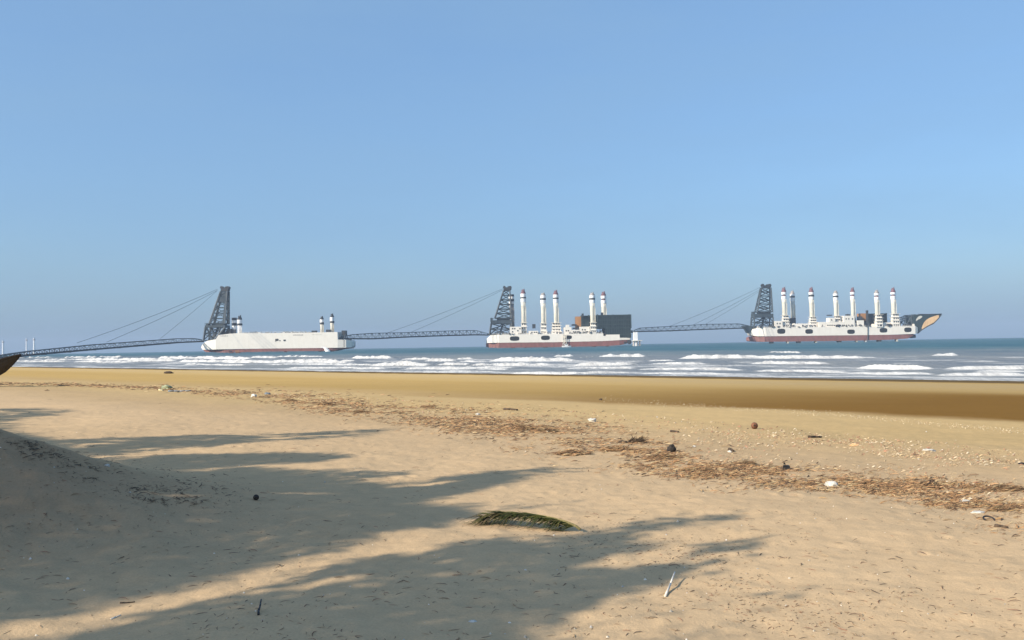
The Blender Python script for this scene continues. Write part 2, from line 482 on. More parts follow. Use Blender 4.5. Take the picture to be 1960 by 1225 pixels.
# ------------------------------------------------------------------ sea with breakers
# photographed breakers: x0, y0, x1, y1 (photo pixels of the band's middle), band height, density
BREAKERS = [
    (-60, 685, 95, 684, 3, .7), (115, 684, 182, 684, 4, .9), (184, 683.5, 232, 683.5, 4, .9), (60, 688, 330, 688, 4, .8), (130, 693, 245, 693, 4, .9),
    (228, 691, 345, 690, 5, .9), (300, 684.5, 470, 686, 5, 1), (335, 691, 470, 692, 5, .9), (470, 684, 535, 683.5, 5, 1), (530, 682, 612, 682.5, 3, 1),
    (415, 693, 672, 692.5, 6, 1), (340, 697, 470, 699, 3, .8), (505, 698, 672, 697, 4, .9), (520, 704.5, 690, 704, 4, .9), (640, 691, 672, 691, 5, .8),
    (666, 684.5, 752, 684.5, 6, 1), (762, 687, 832, 687, 5, 1), (805, 689, 872, 689, 5, .95), (864, 687, 910, 687, 4, .8), (700, 697, 833, 696.5, 8, 1),
    (640, 697.5, 700, 698, 4, .8), (830, 697, 900, 697, 5, .9), (660, 705, 750, 705, 4, .95), (760, 705, 985, 705, 5, 1), (900, 697, 980, 697, 5, 1),
    (918, 689, 1110, 688, 8, 1), (1060, 681, 1103, 681, 4, 1), (1100, 684.5, 1142, 683, 4, .8), (1133, 681.5, 1238, 681, 7, 1), (925, 698, 1056, 697.5, 6, 1),
    (1080, 697.5, 1222, 696.5, 8, 1), (905, 707, 972, 707, 3, .9), (1050, 706, 1235, 705.5, 5, 1), (940, 713, 1235, 713.5, 5, 1), (760, 711, 950, 712, 3, .9),
    (1285, 684.5, 1480, 685, 9, 1), (1410, 685.5, 1690, 684.5, 8, 1), (1450, 674.5, 1540, 674.5, 4, .7), (1214, 696, 1374, 696.5, 6, 1), (1404, 696, 1602, 696, 8, 1),
    (1200, 707, 1440, 708, 5, 1), (1430, 709, 1640, 712, 5, 1), (1776, 679.4, 1840, 679.0, 8, 1), (1622, 703, 1800, 706, 8, 1), (1790, 706, 1975, 707, 8, 1),
    (1600, 713, 1800, 716, 4, .9), (1780, 716, 1990, 717, 6, 1), (1890, 701, 1990, 701, 3, .7), (1200, 714, 1420, 716, 3, .8), (400, 709, 660, 711, 3, .8),
    (-40, 691, 120, 692, 3, .7), (560, 688, 640, 688, 3, .7), (860, 692, 950, 692, 3, .6), (1240, 690, 1300, 690, 2.5, .6), (1700, 697, 1780, 697, 2.5, .6),
    (1850, 711, 1985, 712, 4, .9),
]
def build_sea():
    rs = [45.0]
    while rs[-1] < 420: rs.append(rs[-1] * 1.0042)
    while rs[-1] < 900: rs.append(rs[-1] * 1.012)
    while rs[-1] < 6400: rs.append(rs[-1] * 1.04)
    rs = np.array(rs)
    a = np.radians(np.concatenate([np.linspace(-70, -34, 60)[:-1], np.linspace(-34, -30.5, 30)[:-1], np.linspace(-30.5, 30.5, 860), np.linspace(30.5, 110, 90)[1:]]))
    Rg, A = np.meshgrid(rs, a, indexing='ij')
    x = Rg * np.sin(A); y = Rg * np.cos(A)
    s = -inland(x, y); t = along(x, y)
    # keep the sheet from running far under the beach
    off = smooth(0, 30, s); far = smooth(2500, 600, Rg)
    z = .10 * off * far * np.sin(2 * math.pi * (s / 17.0 + .35 * vnoise(t / 40, s / 60, 71))) \
        + .16 * off * far * fbm(s / 7.0, t / 22.0, 81, 4) + .05 * far * fbm(s / 1.6, t / 3.0, 91, 2)
    foam = np.zeros_like(x)
    n = fbm(s / 2.2, t / 5.0, 101, 4); nf = fbm(s / .9, t / 1.7, 111, 3); nl = fbm(s / 30, t / 9.0, 121, 3)
    for k, (x0, y0, x1, y1, T, dens) in enumerate(BREAKERS):
        T = T * 1.0
        q = np.linspace(0, 1, 9)
        hx, hy, _ = hits(x0 + (x1 - x0) * q, y0 + (y1 - y0) * q + T * .30, 0.0)
        sb = -inland(hx, hy); tb = along(hx, hy)
        o_ = np.argsort(tb); sb = sb[o_]; tb = tb[o_]
        reach = max(8.0, 10 * T)
        m = (t > tb[0] - 12) & (t < tb[-1] + 12) & (s > sb.min() - 45) & (s < sb.max() + 60)
        if not m.any(): continue
        tt = t[m]; ss = s[m]
        f = (tt - tb[0]) / (tb[-1] - tb[0])
        base = np.interp(tt, tb, sb) + 1.5 * vnoise(tt / 7.0, k * 3.3, 131) + .45 * vnoise(tt / 1.9, k * 5.1, 132)
        Y = float(np.median(hy)); A_ = T * Y / FPX * .95
        L_ = tb[-1] - tb[0]; ed = min(.3, 5.0 / max(L_, 1))
        taper = smooth(-.02, ed, f) * smooth(1.02, 1 - ed, f)
        taper = taper * np.clip(.92 + .26 * vnoise(tt / 4.5, k * 1.7, 133) + .17 * vnoise(tt / 1.3, k * 2.3, 134), .1, 1.15)
        w = np.maximum(1.3 * A_, .6)
        u = (ss - base) / w
        prof = np.where(u < 0, 0, np.where(u < 1, smooth(0, 1, u), np.exp(-np.maximum(u - 1, 0) / 2.4)))
        z[m] = np.maximum(z[m], 0) * (1 - prof * taper) + A_ * taper * prof + np.minimum(z[m], 0) * (1 - prof * taper) \
            + .30 * A_ * nf[m] * prof * taper
        fo = smooth(-.5, 0.1, u + .3 * n[m]) * smooth(2.1, 1.1, u + .4 * n[m] + .2 * nf[m])
        trail = smooth(-5.5 / w - 2, -.2, u) * (u < .1) * (.40 + .55 * n[m])
        fo = np.clip(fo * 1.2, 0, 1) * np.clip(taper * 2.2 * dens - .15, 0, 1) + np.clip(trail, 0, .65) * np.clip(taper, 0, 1) * dens
        foam[m] = np.maximum(foam[m], np.clip(fo, 0, 1))
    # loose foam between the breakers and the thin swash at the edge
    surf = smooth(110, 60, s + 14 * nl) * smooth(-3, 3, s)
    loose = smooth(.02, .42, .50 * n + .75 * fbm(s / 5.0, t / 20.0, 141, 3) + .10) * .62
    foam = np.maximum(foam, surf * loose)
    swash = np.exp(-((s - 4.0 - 2.2 * vnoise(t / 14, 0 * t, 151)) / 1.7) ** 2)
    foam = np.maximum(foam, np.clip(swash * (.95 + .5 * n), 0, 1))
    # the water thins out over the sand
    z = z - smooth(2.5, -2.0, s + .9 * vnoise(t / 8, s * 0, 161)) * .25
    murk = smooth(300, 50, s + 30 * nl)
    keep = (s > -6).reshape(-1)
    V = np.stack([x, y, z], -1).reshape(-1, 3)
    F = grid_faces(len(rs), len(a))[:, ::-1]
    F = F[keep[F].all(1)]
    used = np.unique(F); remap = -np.ones(len(V), dtype=np.int64); remap[used] = np.arange(len(used))
    m, nt, b = new_mat('sea_water')
    af = N(nt, 'ShaderNodeAttribute'); af.attribute_name = 'foam'
    am = N(nt, 'ShaderNodeAttribute'); am.attribute_name = 'murk'
    tc = N(nt, 'ShaderNodeTexCoord')
    mp = N(nt, 'ShaderNodeMapping'); mp.inputs['Rotation'].default_value = (0, 0, rad(45)); mp.inputs['Scale'].default_value = (1.6, .55, 1)
    nt.links.new(tc.outputs['Object'], mp.inputs[0])
    w1 = N(nt, 'ShaderNodeTexNoise', Scale=.55, Detail=8.0, Roughness=.62); nt.links.new(mp.outputs[0], w1.inputs['Vector'])
    w2 = N(nt, 'ShaderNodeTexNoise', Scale=.02, Detail=5.0, Roughness=.6); nt.links.new(mp.outputs[0], w2.inputs['Vector'])
    bp = N(nt, 'ShaderNodeBump', Strength=.9, Distance=.5); nt.links.new(w1.outputs['Fac'], bp.inputs['Height'])
    nt.links.new(bp.outputs[0], b.inputs['Normal'])
    deep = ramp(nt, w2.outputs['Fac'], [(.38, (.036, .098, .118)), (.62, (.062, .135, .148))])
    near_ = ramp(nt, w2.outputs['Fac'], [(.38, (.17, .18, .19)), (.62, (.25, .245, .225))])
    wc = mix(nt, am.outputs['Fac'], deep.outputs[0], near_.outputs[0])
    nt.links.new(wc, b.inputs['Base Color'])
    b.inputs['Roughness'].default_value = .45; b.inputs['IOR'].default_value = 1.33; b.inputs['Specular IOR Level'].default_value = .35
    fn = N(nt, 'ShaderNodeTexNoise', Scale=1.5, Detail=6.0, Roughness=.7); nt.links.new(mp.outputs[0], fn.inputs['Vector'])
    ad = N(nt, 'ShaderNodeMath', operation='MULTIPLY_ADD'); ad.inputs[1].default_value = 1.3; ad.inputs[2].default_value = -.66
    nt.links.new(fn.outputs['Fac'], ad.inputs[0])
    sm = N(nt, 'ShaderNodeMath', operation='ADD'); nt.links.new(ad.outputs[0], sm.inputs[0]); nt.links.new(af.outputs['Fac'], sm.inputs[1])
    fr = ramp(nt, sm.outputs[0], [(.20, (0, 0, 0)), (.80, (1, 1, 1))])
    fd = N(nt, 'ShaderNodeBsdfDiffuse')
    fn2 = N(nt, 'ShaderNodeTexNoise', Scale=.45, Detail=7.0, Roughness=.7); nt.links.new(mp.outputs[0], fn2.inputs['Vector'])
    fcr = ramp(nt, fn2.outputs['Fac'], [(.36, (.40, .40, .40)), (.52, (.60, .59, .565)), (.66, (.74, .72, .68))]); nt.links.new(fcr.outputs[0], fd.inputs[0])
    fb = N(nt, 'ShaderNodeBump', Strength=.6, Distance=.25); nt.links.new(fn.outputs['Fac'], fb.inputs['Height']); nt.links.new(fb.outputs[0], fd.inputs['Normal'])
    ms = N(nt, 'ShaderNodeMixShader'); nt.links.new(fr.outputs[0], ms.inputs[0]); nt.links.new(b.outputs[0], ms.inputs[1]); nt.links.new(fd.outputs[0], ms.inputs[2])
    nt.links.new(ms.outputs[0], nt.nodes['Material Output'].inputs['Surface'])
    o = mesh_np('water', V[used], remap[F], m, cols={'foam': foam.reshape(-1)[used], 'murk': murk.reshape(-1)[used]})
    tag(o, 'blue-green sea with rows of white breakers rolling onto the beach', None, kind='structure')
build_sea()

# ------------------------------------------------------------------ ships
def poly_px(pts, D):
    out = []
    for px, py in pts:
        v = at(px, py, D); out.append((v.x, v.z))
    return out
def sc(px, D): return px * D / FPX

def hull(stations, D, beam, mat, name, parent, label=None):
    """stations: (px, y_top, y_bottom, width factor)"""
    mb = MB(); yc = D + beam / 2; vs = []
    for px, yt, yb, w in stations:
        a = at(px, yt, D); b = at(px, yb, D); h = beam / 2 * w
        zb = b.z
        vs += [(b.x, yc - h, zb), (a.x, yc - h, a.z), (a.x, yc + h, a.z), (b.x, yc + h, zb)]
    n = len(stations); fs = [(0, 3, 2, 1), (4 * n - 4, 4 * n - 3, 4 * n - 2, 4 * n - 1)]
    for i in range(n - 1):
        q = 4 * i
        fs += [(q, q + 1, q + 5, q + 4), (q + 1, q + 2, q + 6, q + 5), (q + 2, q + 3, q + 7, q + 6), (q + 3, q, q + 4, q + 7)]
    mb.add(vs, fs)
    return mb.build(name, mat, parent, label)

def boxpx(mb, x0, y0, x1, y1, D, d0, d1):
    """box whose face fills photo pixels (x0,y0)-(x1,y1) on plane D, from depth offset d0 to d1"""
    a = at(x0, y1, D); b = at(x1, y0, D); c = at(x1, y1, D)
    mb.box((a.x, D + d0, min(a.z, c.z)), (b.x, D + d1, b.z))

def funnel(parent, D, x, ytop, ybot, w, yoff, spec, base=None, wob=0):
    """spec: list of (y0, y1, material key); the shaft is the first part and bands are proud of it"""
    p = at(x, ybot, D); r = sc(w, D) / 2; cy = D + yoff
    yb = cy
    k = cy / D            # it stands yoff behind the plane: keep its place among its neighbours
    cx = p.x
    zt = at(x, ytop, D).z; zb = p.z
    y_sh = spec[0][1] if spec else ytop
    mb = MB()
    z1 = at(x, spec[-1][1], D).z
    mb.lathe((cx, cy), [(r * .92, zb), (r * .88, zb + (z1 - zb) * .7), (r * .95, z1 - (z1 - zb) * .12), (r * 1.04, z1)], 24)
    # ladder and side pipe
    mb.tube((cx + r * .98, cy - r * .5, zb), (cx + r * .98, cy - r * .5, z1 - (z1 - zb) * .15), r * .13, n=6)
    mb.tube((cx + r * .72, cy - r * .9, zb), (cx + r * .72, cy - r * .9, z1), r * .07, n=5)
    f = mb.build('funnel', MAT[base or 'cream'], parent, smooth_=False)
    for q in f.data.polygons: q.use_smooth = True
    for y0, y1, key in spec:
        b = MB(); za = at(x, y1, D).z; zc = at(x, y0, D).z
        if key in ('redcap', 'captop', 'cap'):
            mk = 'redcap' if key == 'redcap' else 'dark' if key == 'cap' else 'shaft_grey'
            h = zc - za
            b.lathe((cx, cy), [(r * .98, za + .05), (r * .98, za + h * .30), (r * .72, za + h * .45), (r * .66, za + h * .72)], 20)
            for dx in (-.34, .30):
                b.lathe((cx + r * dx, cy), [(r * .26, za + h * .5), (r * .26, za + h * (.85 if dx < 0 else 1.0)), (r * .16, za + h * (.9 if dx < 0 else 1.04))], 10)
            b.build('funnel_cap', MAT[mk], f)
        else:
            e = 1.10 if key in ('bright',) else 1.13
            b.lathe((cx, cy), [(r * e * .96, za), (r * e, za + (zc - za) * .1), (r * e, za + (zc - za) * .9), (r * e * .96, zc)], 24)
            b.build('band', MAT[key], f)
    return f

def base_tower(parent, D, x0, x1, y0, y1, yoff, tiers=3):
    """stepped white machinery casing round the foot of a funnel"""
    mb = MB(); h = (y1 - y0) / tiers
    for k in range(tiers):
        g = (tiers - 1 - k) * (x1 - x0) * .07
        boxpx(mb, x0 + (x1 - x0) * .14 - g * .4 - k * .0, y1 - (k + 1) * h * .999, x1 - (x1 - x0) * .14 + g * .4, y1 - k * h, D, yoff - 4.2 + k * .5, yoff + 4.2 - k * .5)
        boxpx(mb, x0, y1 - (k + 1) * h + .02, x1, y1 - (k + 1) * h + .5, D, yoff - 4.7, yoff + 4.7)
    c = mb.build('funnel_casing', MAT['white'], parent)
    wb = MB()
    for k in range(tiers):
        for q in (-.22, .05, .26):
            xm = (x0 + x1) / 2 + q * (x1 - x0); ym = y1 - (k + .55) * h
            boxpx(wb, xm - .8, ym - h * .20, xm + .8, ym + h * .20, D, yoff - 4.32 + k * .5, yoff - 4.1 + k * .5)
    build_split(wb, 'window', MAT['black'], c)
    return c

def clutter(parent, D, x0, x1, ydeck, yoff, seed, hmax=7, dark=.5):
    """deck machinery between the funnels: lockers, vents, pipes, davits"""
    rg = random.Random(seed)
    for name, key, num in (('deck_machinery', 'dark', 17), ('deck_house', 'white', 12), ('deck_pipework', 'steel', 9)):
        mb = MB()
        for k in range(max(2, int(num * (x1 - x0) / 60))):
            x = rg.uniform(x0, x1); w = rg.uniform(1.2, 4.2) * (.65 if key == 'dark' else 1); h = rg.uniform(1.5, hmax) * (.55 if key == 'dark' else 1)
            o_ = yoff + (rg.uniform(-11.5, -6) if key == 'dark' else rg.uniform(-7, 9))
            if key == 'steel':
                a = at(x, ydeck(x), D); top = at(x + rg.uniform(-2, 2), ydeck(x) - h * 1.1, D)
                mb.tube((a.x, D + o_, a.z), (top.x, D + o_, top.z), .22, n=5)
                b2 = at(x + rg.uniform(2, 6), ydeck(x) - h * .8, D)
                mb.tube((a.x, D + o_, a.z + 2), (b2.x, D + o_, b2.z), .2, n=5)
            elif rg.random() < .25:
                a = at(x, ydeck(x), D); r = sc(w, D) * .3
                t_ = at(x, ydeck(x) - h, D).z
                mb.lathe((a.x, D + o_), [(r, a.z), (r, a.z + (t_ - a.z) * .8), (r * 1.3, a.z + (t_ - a.z) * .85), (r * .9, t_)], 10)
            else:
                boxpx(mb, x, ydeck(x) - h, x + w, ydeck(x) + .3, D, o_ - 2, o_ + 2)
        build_split(mb, name, MAT[key], parent)
    mb = MB()                          # rail along the deck edge
    last = None
    x = x0
    while x < x1:
        a = at(x, ydeck(x), D); mb.tube((a.x, D + .3, a.z), (a.x, D + .3, a.z + 1.2), .1, n=4)
        if last:
            mb.tube((last[0], D + .3, last[1] + 1.2), (a.x, D + .3, a.z + 1.2), .1, n=4)
            mb.tube((last[0], D + .3, last[1] + .6), (a.x, D + .3, a.z + .6), .07, n=4)
        last = (a.x, a.z); x += 3.2
    mb.build('railing', MAT['white'], parent)

def truss_faces(mb, corners0, corners1, n, r, rd):
    """a lattice between two quadrilaterals: chords, rungs and zigzag braces on the four sides"""
    P = lambda i, k: corners0[i].lerp(corners1[i], k / n)
    for i in range(4):
        mb.tube(corners0[i], corners1[i], r, n=5)
    for k in range(n + 1):
        for i in range(4):
            mb.tube(P(i, k), P((i + 1) % 4, k), rd, n=4)
    for k in range(n):
        for i in range(4):
            j = (i + 1) % 4
            if k % 2: mb.tube(P(i, k), P(j, k + 1), rd, n=4)
            else: mb.tube(P(j, k), P(i, k + 1), rd, n=4)

def tower(parent, D, yoff, deckL, deckR, platL, platR, platY, platH, topL, topR, headL, headR, headY0, headY1, r=.75, plates=False):
    dep = 9.0
    def quad(l, rr, yl, yr, dd):
        a = at(l, yl, D); b = at(rr, yr, D); cy = D + yoff
        return [Vector((a.x, cy - dd, a.z)), Vector((b.x, cy - dd, b.z)), Vector((b.x, cy + dd, b.z)), Vector((a.x, cy + dd, a.z))]
    mb = MB()
    q0 = quad(deckL[0], deckR[0], deckL[1], deckR[1], dep)
    q1 = quad(platL, platR, platY + platH, platY + platH, dep * .9)
    truss_faces(mb, q0, q1, 2, r * 1.35, r * .8)
    m0 = quad((deckL[0] + deckR[0]) / 2 - 1, (deckL[0] + deckR[0]) / 2 + 1, deckL[1], deckR[1], 1)
    mm = quad((platL + platR) / 2 + 2, (platL + platR) / 2 + 4, platY + platH, platY + platH, 1)
    for k in range(4): mb.tube(m0[k], mm[k], r * .8, n=5)
    for k in range(4): mb.tube(q0[k], mm[k], r * .6, n=5)
    q2 = quad(platL + (platR - platL) * .18, platR - .5, platY, platY, dep * .8)
    q3 = quad(topL, topR, headY1, headY1, dep * .35)
    truss_faces(mb, q2, q3, 6, r * 1.25, r * .72)
    if plates:
        # box-section back leg and stiffened front leg
        for (i0, i1, wpx) in ((1, 2, 5.2), (0, 3, 3.8)):
            for i in (i0, i1):
                sgn = -1 if i in (1, 2) else 1
                a, b = q2[i], q3[i]; w = sc(wpx, D)
                mb.add([a + Vector((0, -.5, 0)), a + Vector((sgn * w, -.5, 0)), b + Vector((sgn * w * .5, -.5, 0)), b + Vector((0, -.5, 0)),
                        a + Vector((0, .5, 0)), a + Vector((sgn * w, .5, 0)), b + Vector((sgn * w * .5, .5, 0)), b + Vector((0, .5, 0))],
                       [(0, 1, 2, 3), (7, 6, 5, 4), (0, 4, 5, 1), (1, 5, 6, 2), (2, 6, 7, 3), (3, 7, 4, 0)])
        tl = [q2[i].lerp(q3[i], .66) for i in range(4)]
        mb.add([tl[0], tl[1], q3[1], q3[0]], [(0, 1, 2, 3)]); mb.add([tl[3], tl[2], q3[2], q3[3]], [(3, 2, 1, 0)])
    t = mb.build('lattice_tower', MAT['steel'], parent)
    b = MB()
    boxpx(b, platL - .5, platY + platH * .35, platR + .5, platY + platH, D, yoff - dep * .95, yoff + dep * .95)
    boxpx(b, platL + (platR - platL) * .28, platY - 1.5, platR - (platR - platL) * .1, platY + platH * .36, D, yoff - dep * .6, yoff + dep * .6)
    boxpx(b, platL - 1.2, platY - .6, platL + 3.0, platY + platH * .7, D, yoff - dep * .5, yoff + dep * .5)
    a = at(platL, platY + platH * .3, D); c = at(platR, platY + platH * .3, D)
    for k in range(9):
        xx = a.x + (c.x - a.x) * k / 8
        b.tube((xx, D + yoff - dep, a.z), (xx, D + yoff - dep, a.z + 1.6), .16, n=4)
    b.tube((a.x, D + yoff - dep, a.z + 1.6), (c.x, D + yoff - dep, a.z + 1.6), .16, n=4)
    b.build('platform', MAT['steel'], t)
    h = MB()
    hm = (headL + headR) / 2
    boxpx(h, headL + 2, headY0 + 3, headR - 2.5, headY1, D, yoff - 3, yoff + 3)
    boxpx(h, hm + 1, headY0 + 1, headR - 1, headY1 - 1, D, yoff - 2.4, yoff + 2.4)
    for xx, rr in ((headL + 3.2, 2.6), (headR - 3.2, 3.2)):
        for yy in (-2.2, 0, 2.2):
            c = at(xx, headY0 + rr + .3, D)
            h.tube((c.x, D + yoff + yy - .7, c.z), (c.x, D + yoff + yy + .7, c.z), sc(rr, D), n=14)
    h.build('tower_head', MAT['dark'], t)
    return t

def piles(parent, D, items):
    for x, y0, y1, w, key in items:
        mb = MB()
        a = at(x, y0, D); r = sc(w, D) / 2
        mb.box((a.x - r, D + 1.0, -2.0), (a.x + r, D + 7.0, a.z + .3))
        mb.box((a.x - r * 1.15, D + .4, a.z - .5), (a.x + r * 1.15, D + 7.6, a.z + .4))
        mb.build('support_leg', MAT[key], parent)

def oval_openings(parent, D, items):
    for x, y, w, h in items:
        mb = MB(); c = at(x, y, D); a = sc(w, D) / 2; b = sc(h, D) / 2
        pts = []
        for k in range(20):
            th = 2 * math.pi * k / 20
            ex = 2 / 3.2
            pts.append((c.x + a * math.copysign(abs(math.cos(th)) ** ex, math.cos(th)) - b * .3 * math.sin(th) * -1 * 0, c.z + b * math.copysign(abs(math.sin(th)) ** ex, math.sin(th))))
        mb.prism(pts, D - .12, D + .5)
        for k in range(4):        # louvre bars across the opening
            zz = c.z - b * .7 + b * 1.4 * k / 3
            mb.tube((c.x - a * .85, D - .2, zz), (c.x + a * .85, D - .2, zz), .10, n=4)
        mb.build('side_opening', MAT['black'], parent)

SHIP_GROUP = 'power barges moored in a row'
# ---- left barge
D1 = 950.0
s1 = empty('power_barge', (at(520, 672, D1).x, D1 + 16, 0), 'leftmost barge: tall plain white slab hull with four short black and white funnels', 'ship', SHIP_GROUP)
hull([(376.4, 664.2, 665.8, .10), (381, 659, 669.0, .35), (387, 655.8, 669.2, .62), (397, 652.0, 669.2, .85), (413, 649.5, 668.9, 1), (418, 641.5, 668.7, 1), (440, 638.6, 668.3, 1),
      (461, 637.4, 667.8, 1), (513, 637.5, 667.1, 1), (600, 636.4, 666.2, 1), (645.8, 635.4, 665.6, 1), (646.4, 649.8, 665.5, 1), (662, 650.3, 665.3, .9), (671, 651.6, 665.0, .7), (673.2, 654.0, 661.5, .5)],
     D1, 32, MAT['white'], 'hull', s1)
hull([(383, 669.1, 671.0, .34), (390, 669.1, 674.0, .6), (430, 668.7, 675.0, .95), (513, 667.2, 673.2, .99), (600, 666.3, 672.0, .99), (637, 665.8, 671.6, .95), (650, 665.6, 668.6, .85), (669, 665.3, 666.6, .65)],
     D1, 32, MAT['red'], 'red_keel_band', s1)
tower(s1, D1, 14, (386, 651.5), (407, 651.0), 389, 427, 619.5, 6.5, 415.5, 429.0, 413.8, 432, 546.0, 556.5, r=.62, plates=True)
mb = MB()
for (xa, ya), (xb, yb) in (((427, 626), (409, 650)), ((391, 626), (386, 651)), ((391, 626), (404, 651)), ((418, 627), (413, 649))):
    for yy in (6, 22):
        a = at(xa, ya, D1); b = at(xb, yb, D1); mb.tube((a.x, D1 + yy, a.z), (b.x, D1 + yy, b.z), .9, n=6)
build_split(mb, 'tower_brace', MAT['steel'], s1)
funnel(s1, D1, 439.7, 607, 638.6, 8.6, 16, [(607.2, 612.4, 'dark'), (612.4, 617.6, 'bright'), (617.6, 622.8, 'dark'), (622.8, 630, 'bright')], 'shaft_grey')
funnel(s1, D1, 453.6, 603, 638.2, 9.0, 10, [(603, 611.6, 'cap'), (611.6, 618.8, 'bright'), (618.8, 622.6, 'dark')], 'bright')
funnel(s1, D1, 611.8, 604.6, 636.5, 7.2, 12, [(604.4, 611, 'cap'), (611, 616.6, 'bright'), (616.6, 620.6, 'dark')], 'cream')
funnel(s1, D1, 631.6, 599.4, 636.0, 7.6, 12, [(599.2, 606.6, 'cap'), (606.6, 614.2, 'bright'), (614.2, 617.8, 'dark')], 'cream')
mb = MB(); boxpx(mb, 593, 632.5, 602, 637, D1, 8, 14); boxpx(mb, 621, 630.5, 629, 637, D1, 8, 14); boxpx(mb, 419, 634.5, 432, 640, D1, 8, 16); boxpx(mb, 430, 629, 436.5, 639, D1, 8, 16)
build_split(mb, 'deck_machinery', MAT['dark'], s1)
mb = MB()      # stern davit frame and winches
boxpx(mb, 651, 632.3, 658.5, 640.5, D1, 8, 18); boxpx(mb, 646.5, 645.5, 651.5, 650, D1, 6, 14); boxpx(mb, 661, 648.0, 668, 651.2, D1, 6, 16)
for xa, xb in ((652, 650.5), (657.5, 659.5)):
    a = at(xa, 640, D1); b = at(xb, 650.5, D1)
    for yy in (8, 18): mb.tube((a.x, D1 + yy, a.z), (b.x, D1 + yy, b.z), .6, n=5)
a = at(658.8, 638, D1); b = at(658.8, 664, D1); mb.tube((a.x, D1 - .6, a.z), (b.x, D1 - .6, b.z), .35, n=5)
mb.build('stern_crane', MAT['dark'], s1)
mb = MB()
for x0, y0, x1, y1 in ((527, 648.4, 533, 652.4), (534.5, 651.2, 537, 653), (542.5, 650.0, 547, 653.0), (526, 652.6, 529, 653.4)):
    boxpx(mb, x0, y0, x1, y1, D1, -.14, .3)
build_split(mb, 'side_opening', MAT['dark'], s1)
mb = MB()
for k, w in enumerate((1.2, 2.2, 1.6, 2.4, 1.4, 2.0)): boxpx(mb, 421 + k * 2.6, 642.1 + (k % 2) * .3, 421 + k * 2.6 + w, 643.6, D1, -.14, .3)
for k in range(9): boxpx(mb, 561 + k * 2.2, 640.6 - (k % 3) * .2, 561 + k * 2.2 + 1.3, 642.2, D1, -.12, .3)
build_split(mb, 'hull_marking', MAT['shaft_grey'], s1)
mb = MB()
for k in range(9): boxpx(mb, 597 + k * 2.2, 639.4 - (k % 2) * .2, 597 + k * 2.2 + 1.2, 640.9, D1, -.12, .3)
build_split(mb, 'hull_marking', MAT['cream'], s1)
piles(s1, D1, [(440.5, 672, 677, 5.5, 'dark'), (453.5, 672, 677, 6.5, 'orange'), (612, 670, 675, 6.5, 'dark'), (634, 669, 673.5, 4.5, 'redcap'), (545, 671, 674.5, 3, 'dark')])
clutter(s1, D1, 462, 590, lambda x: 637.3 - (x - 513) * .01, 16, 5, 2.0)
# discharged cooling water pouring from the hull
def outflow():
    n1, n2 = 26, 14; vs = []; cols = []
    for i in range(n1):
        u = i / (n1 - 1)
        cx = 618 + 14 * (u ** .62); cy_ = 664.6 + 12.2 * u ** 1.5
        c = at(cx, cy_, D1)
        for j in range(n2):
            v = j / n2 * 2 * math.pi
            w = sc(3.4 + 3.2 * u, D1); w *= 1 + .22 * random.uniform(-1, 1)
            vs.append((c.x + math.cos(v) * w * .8, D1 - 3 - u * 4 + math.sin(v) * w * .6, max(c.z + math.sin(v) * w * .25, -.1)))
    F = grid_faces(n1, n2, wrap=True)
    m = simple('falling_white_water', (.70, .70, .68), (.88, .88, .87), .5, .8, .6, .3)
    o = mesh_np('water_outflow', vs, F, m, loc=(at(625, 672, D1).x, D1 - 5, 0))
    tag(o, 'white gush of cooling water pouring from the hull of the leftmost barge', 'water jet', kind='stuff')
outflow()

# ---- middle barge
D2 = 1080.0
s2 = empty('power_barge', (at(1070, 664, D2).x, D2 + 18, 0), 'middle barge: six tall funnels and a big dark green hall at its right end', 'ship', SHIP_GROUP)
hull([(929.4, 653.6, 656.6, .25), (931.5, 648, 656.4, .5), (939, 641.5, 656.2, .85), (955, 640.2, 656.0, 1), (1060, 639.0, 655.0, 1), (1154.5, 637.8, 652.8, 1), (1155.2, 643, 652.7, 1), (1159.5, 643, 652.6, 1), (1160, 640.5, 652.4, 1), (1186, 640.2, 651.0, 1), (1186.5, 646.4, 650.8, 1), (1206, 646.5, 650.2, .9), (1208, 648, 650.0, .8)],
     D2, 36, MAT['white'], 'hull', s2)
hull([(929.6, 656.8, 664.2, .25), (936, 656.4, 665.4, .6), (955, 656.1, 665.9, .98), (1060, 655.1, 664.4, .99), (1155, 652.9, 662.6, .99), (1186, 651.1, 660.8, .99), (1200, 650.5, 657.6, .9), (1206, 650.2, 653.0, .8)],
     D2, 36, MAT['red'], 'red_keel_band', s2)
tower(s2, D2, 14, (936.5, 640.5), (976, 639.5), 939.5, 979.5, 608.5, 10.5, 963.5, 975.5, 962, 979.5, 545.6, 555, r=.75)
funnel(s2, D2, 980, 561, 640, 9.6, 28, [(561, 565.2, 'dark'), (565.2, 570, 'bright'), (570, 575, 'dark'), (575, 580, 'bright')], 'shaft_grey')
funnel(s2, D2, 1003, 552, 640, 9.6, 12, [(552, 561.2, 'redcap'), (561.2, 567.8, 'bright'), (567.8, 570.4, 'dark'), (570.4, 578, 'bright')])
funnel(s2, D2, 1041.4, 559, 640, 9.8, 12, [(559, 564.6, 'captop'), (564.6, 570, 'bright'), (570, 573.2, 'dark'), (573.2, 580, 'bright')])
funnel(s2, D2, 1066, 554, 640, 9.8, 12, [(554, 563, 'redcap'), (563, 568.8, 'bright'), (568.8, 571.6, 'dark'), (571.6, 579, 'bright')])
funnel(s2, D2, 1135.8, 559, 638, 10, 6, [(559, 565, 'captop'), (565, 570.2, 'bright'), (570.2, 573.4, 'dark'), (573.4, 580, 'bright')])
funnel(s2, D2, 1161.5, 555, 640, 10, 30, [(555, 563.6, 'redcap'), (563.6, 569.2, 'bright'), (569.2, 572.4, 'redcap'), (572.4, 579, 'bright')])
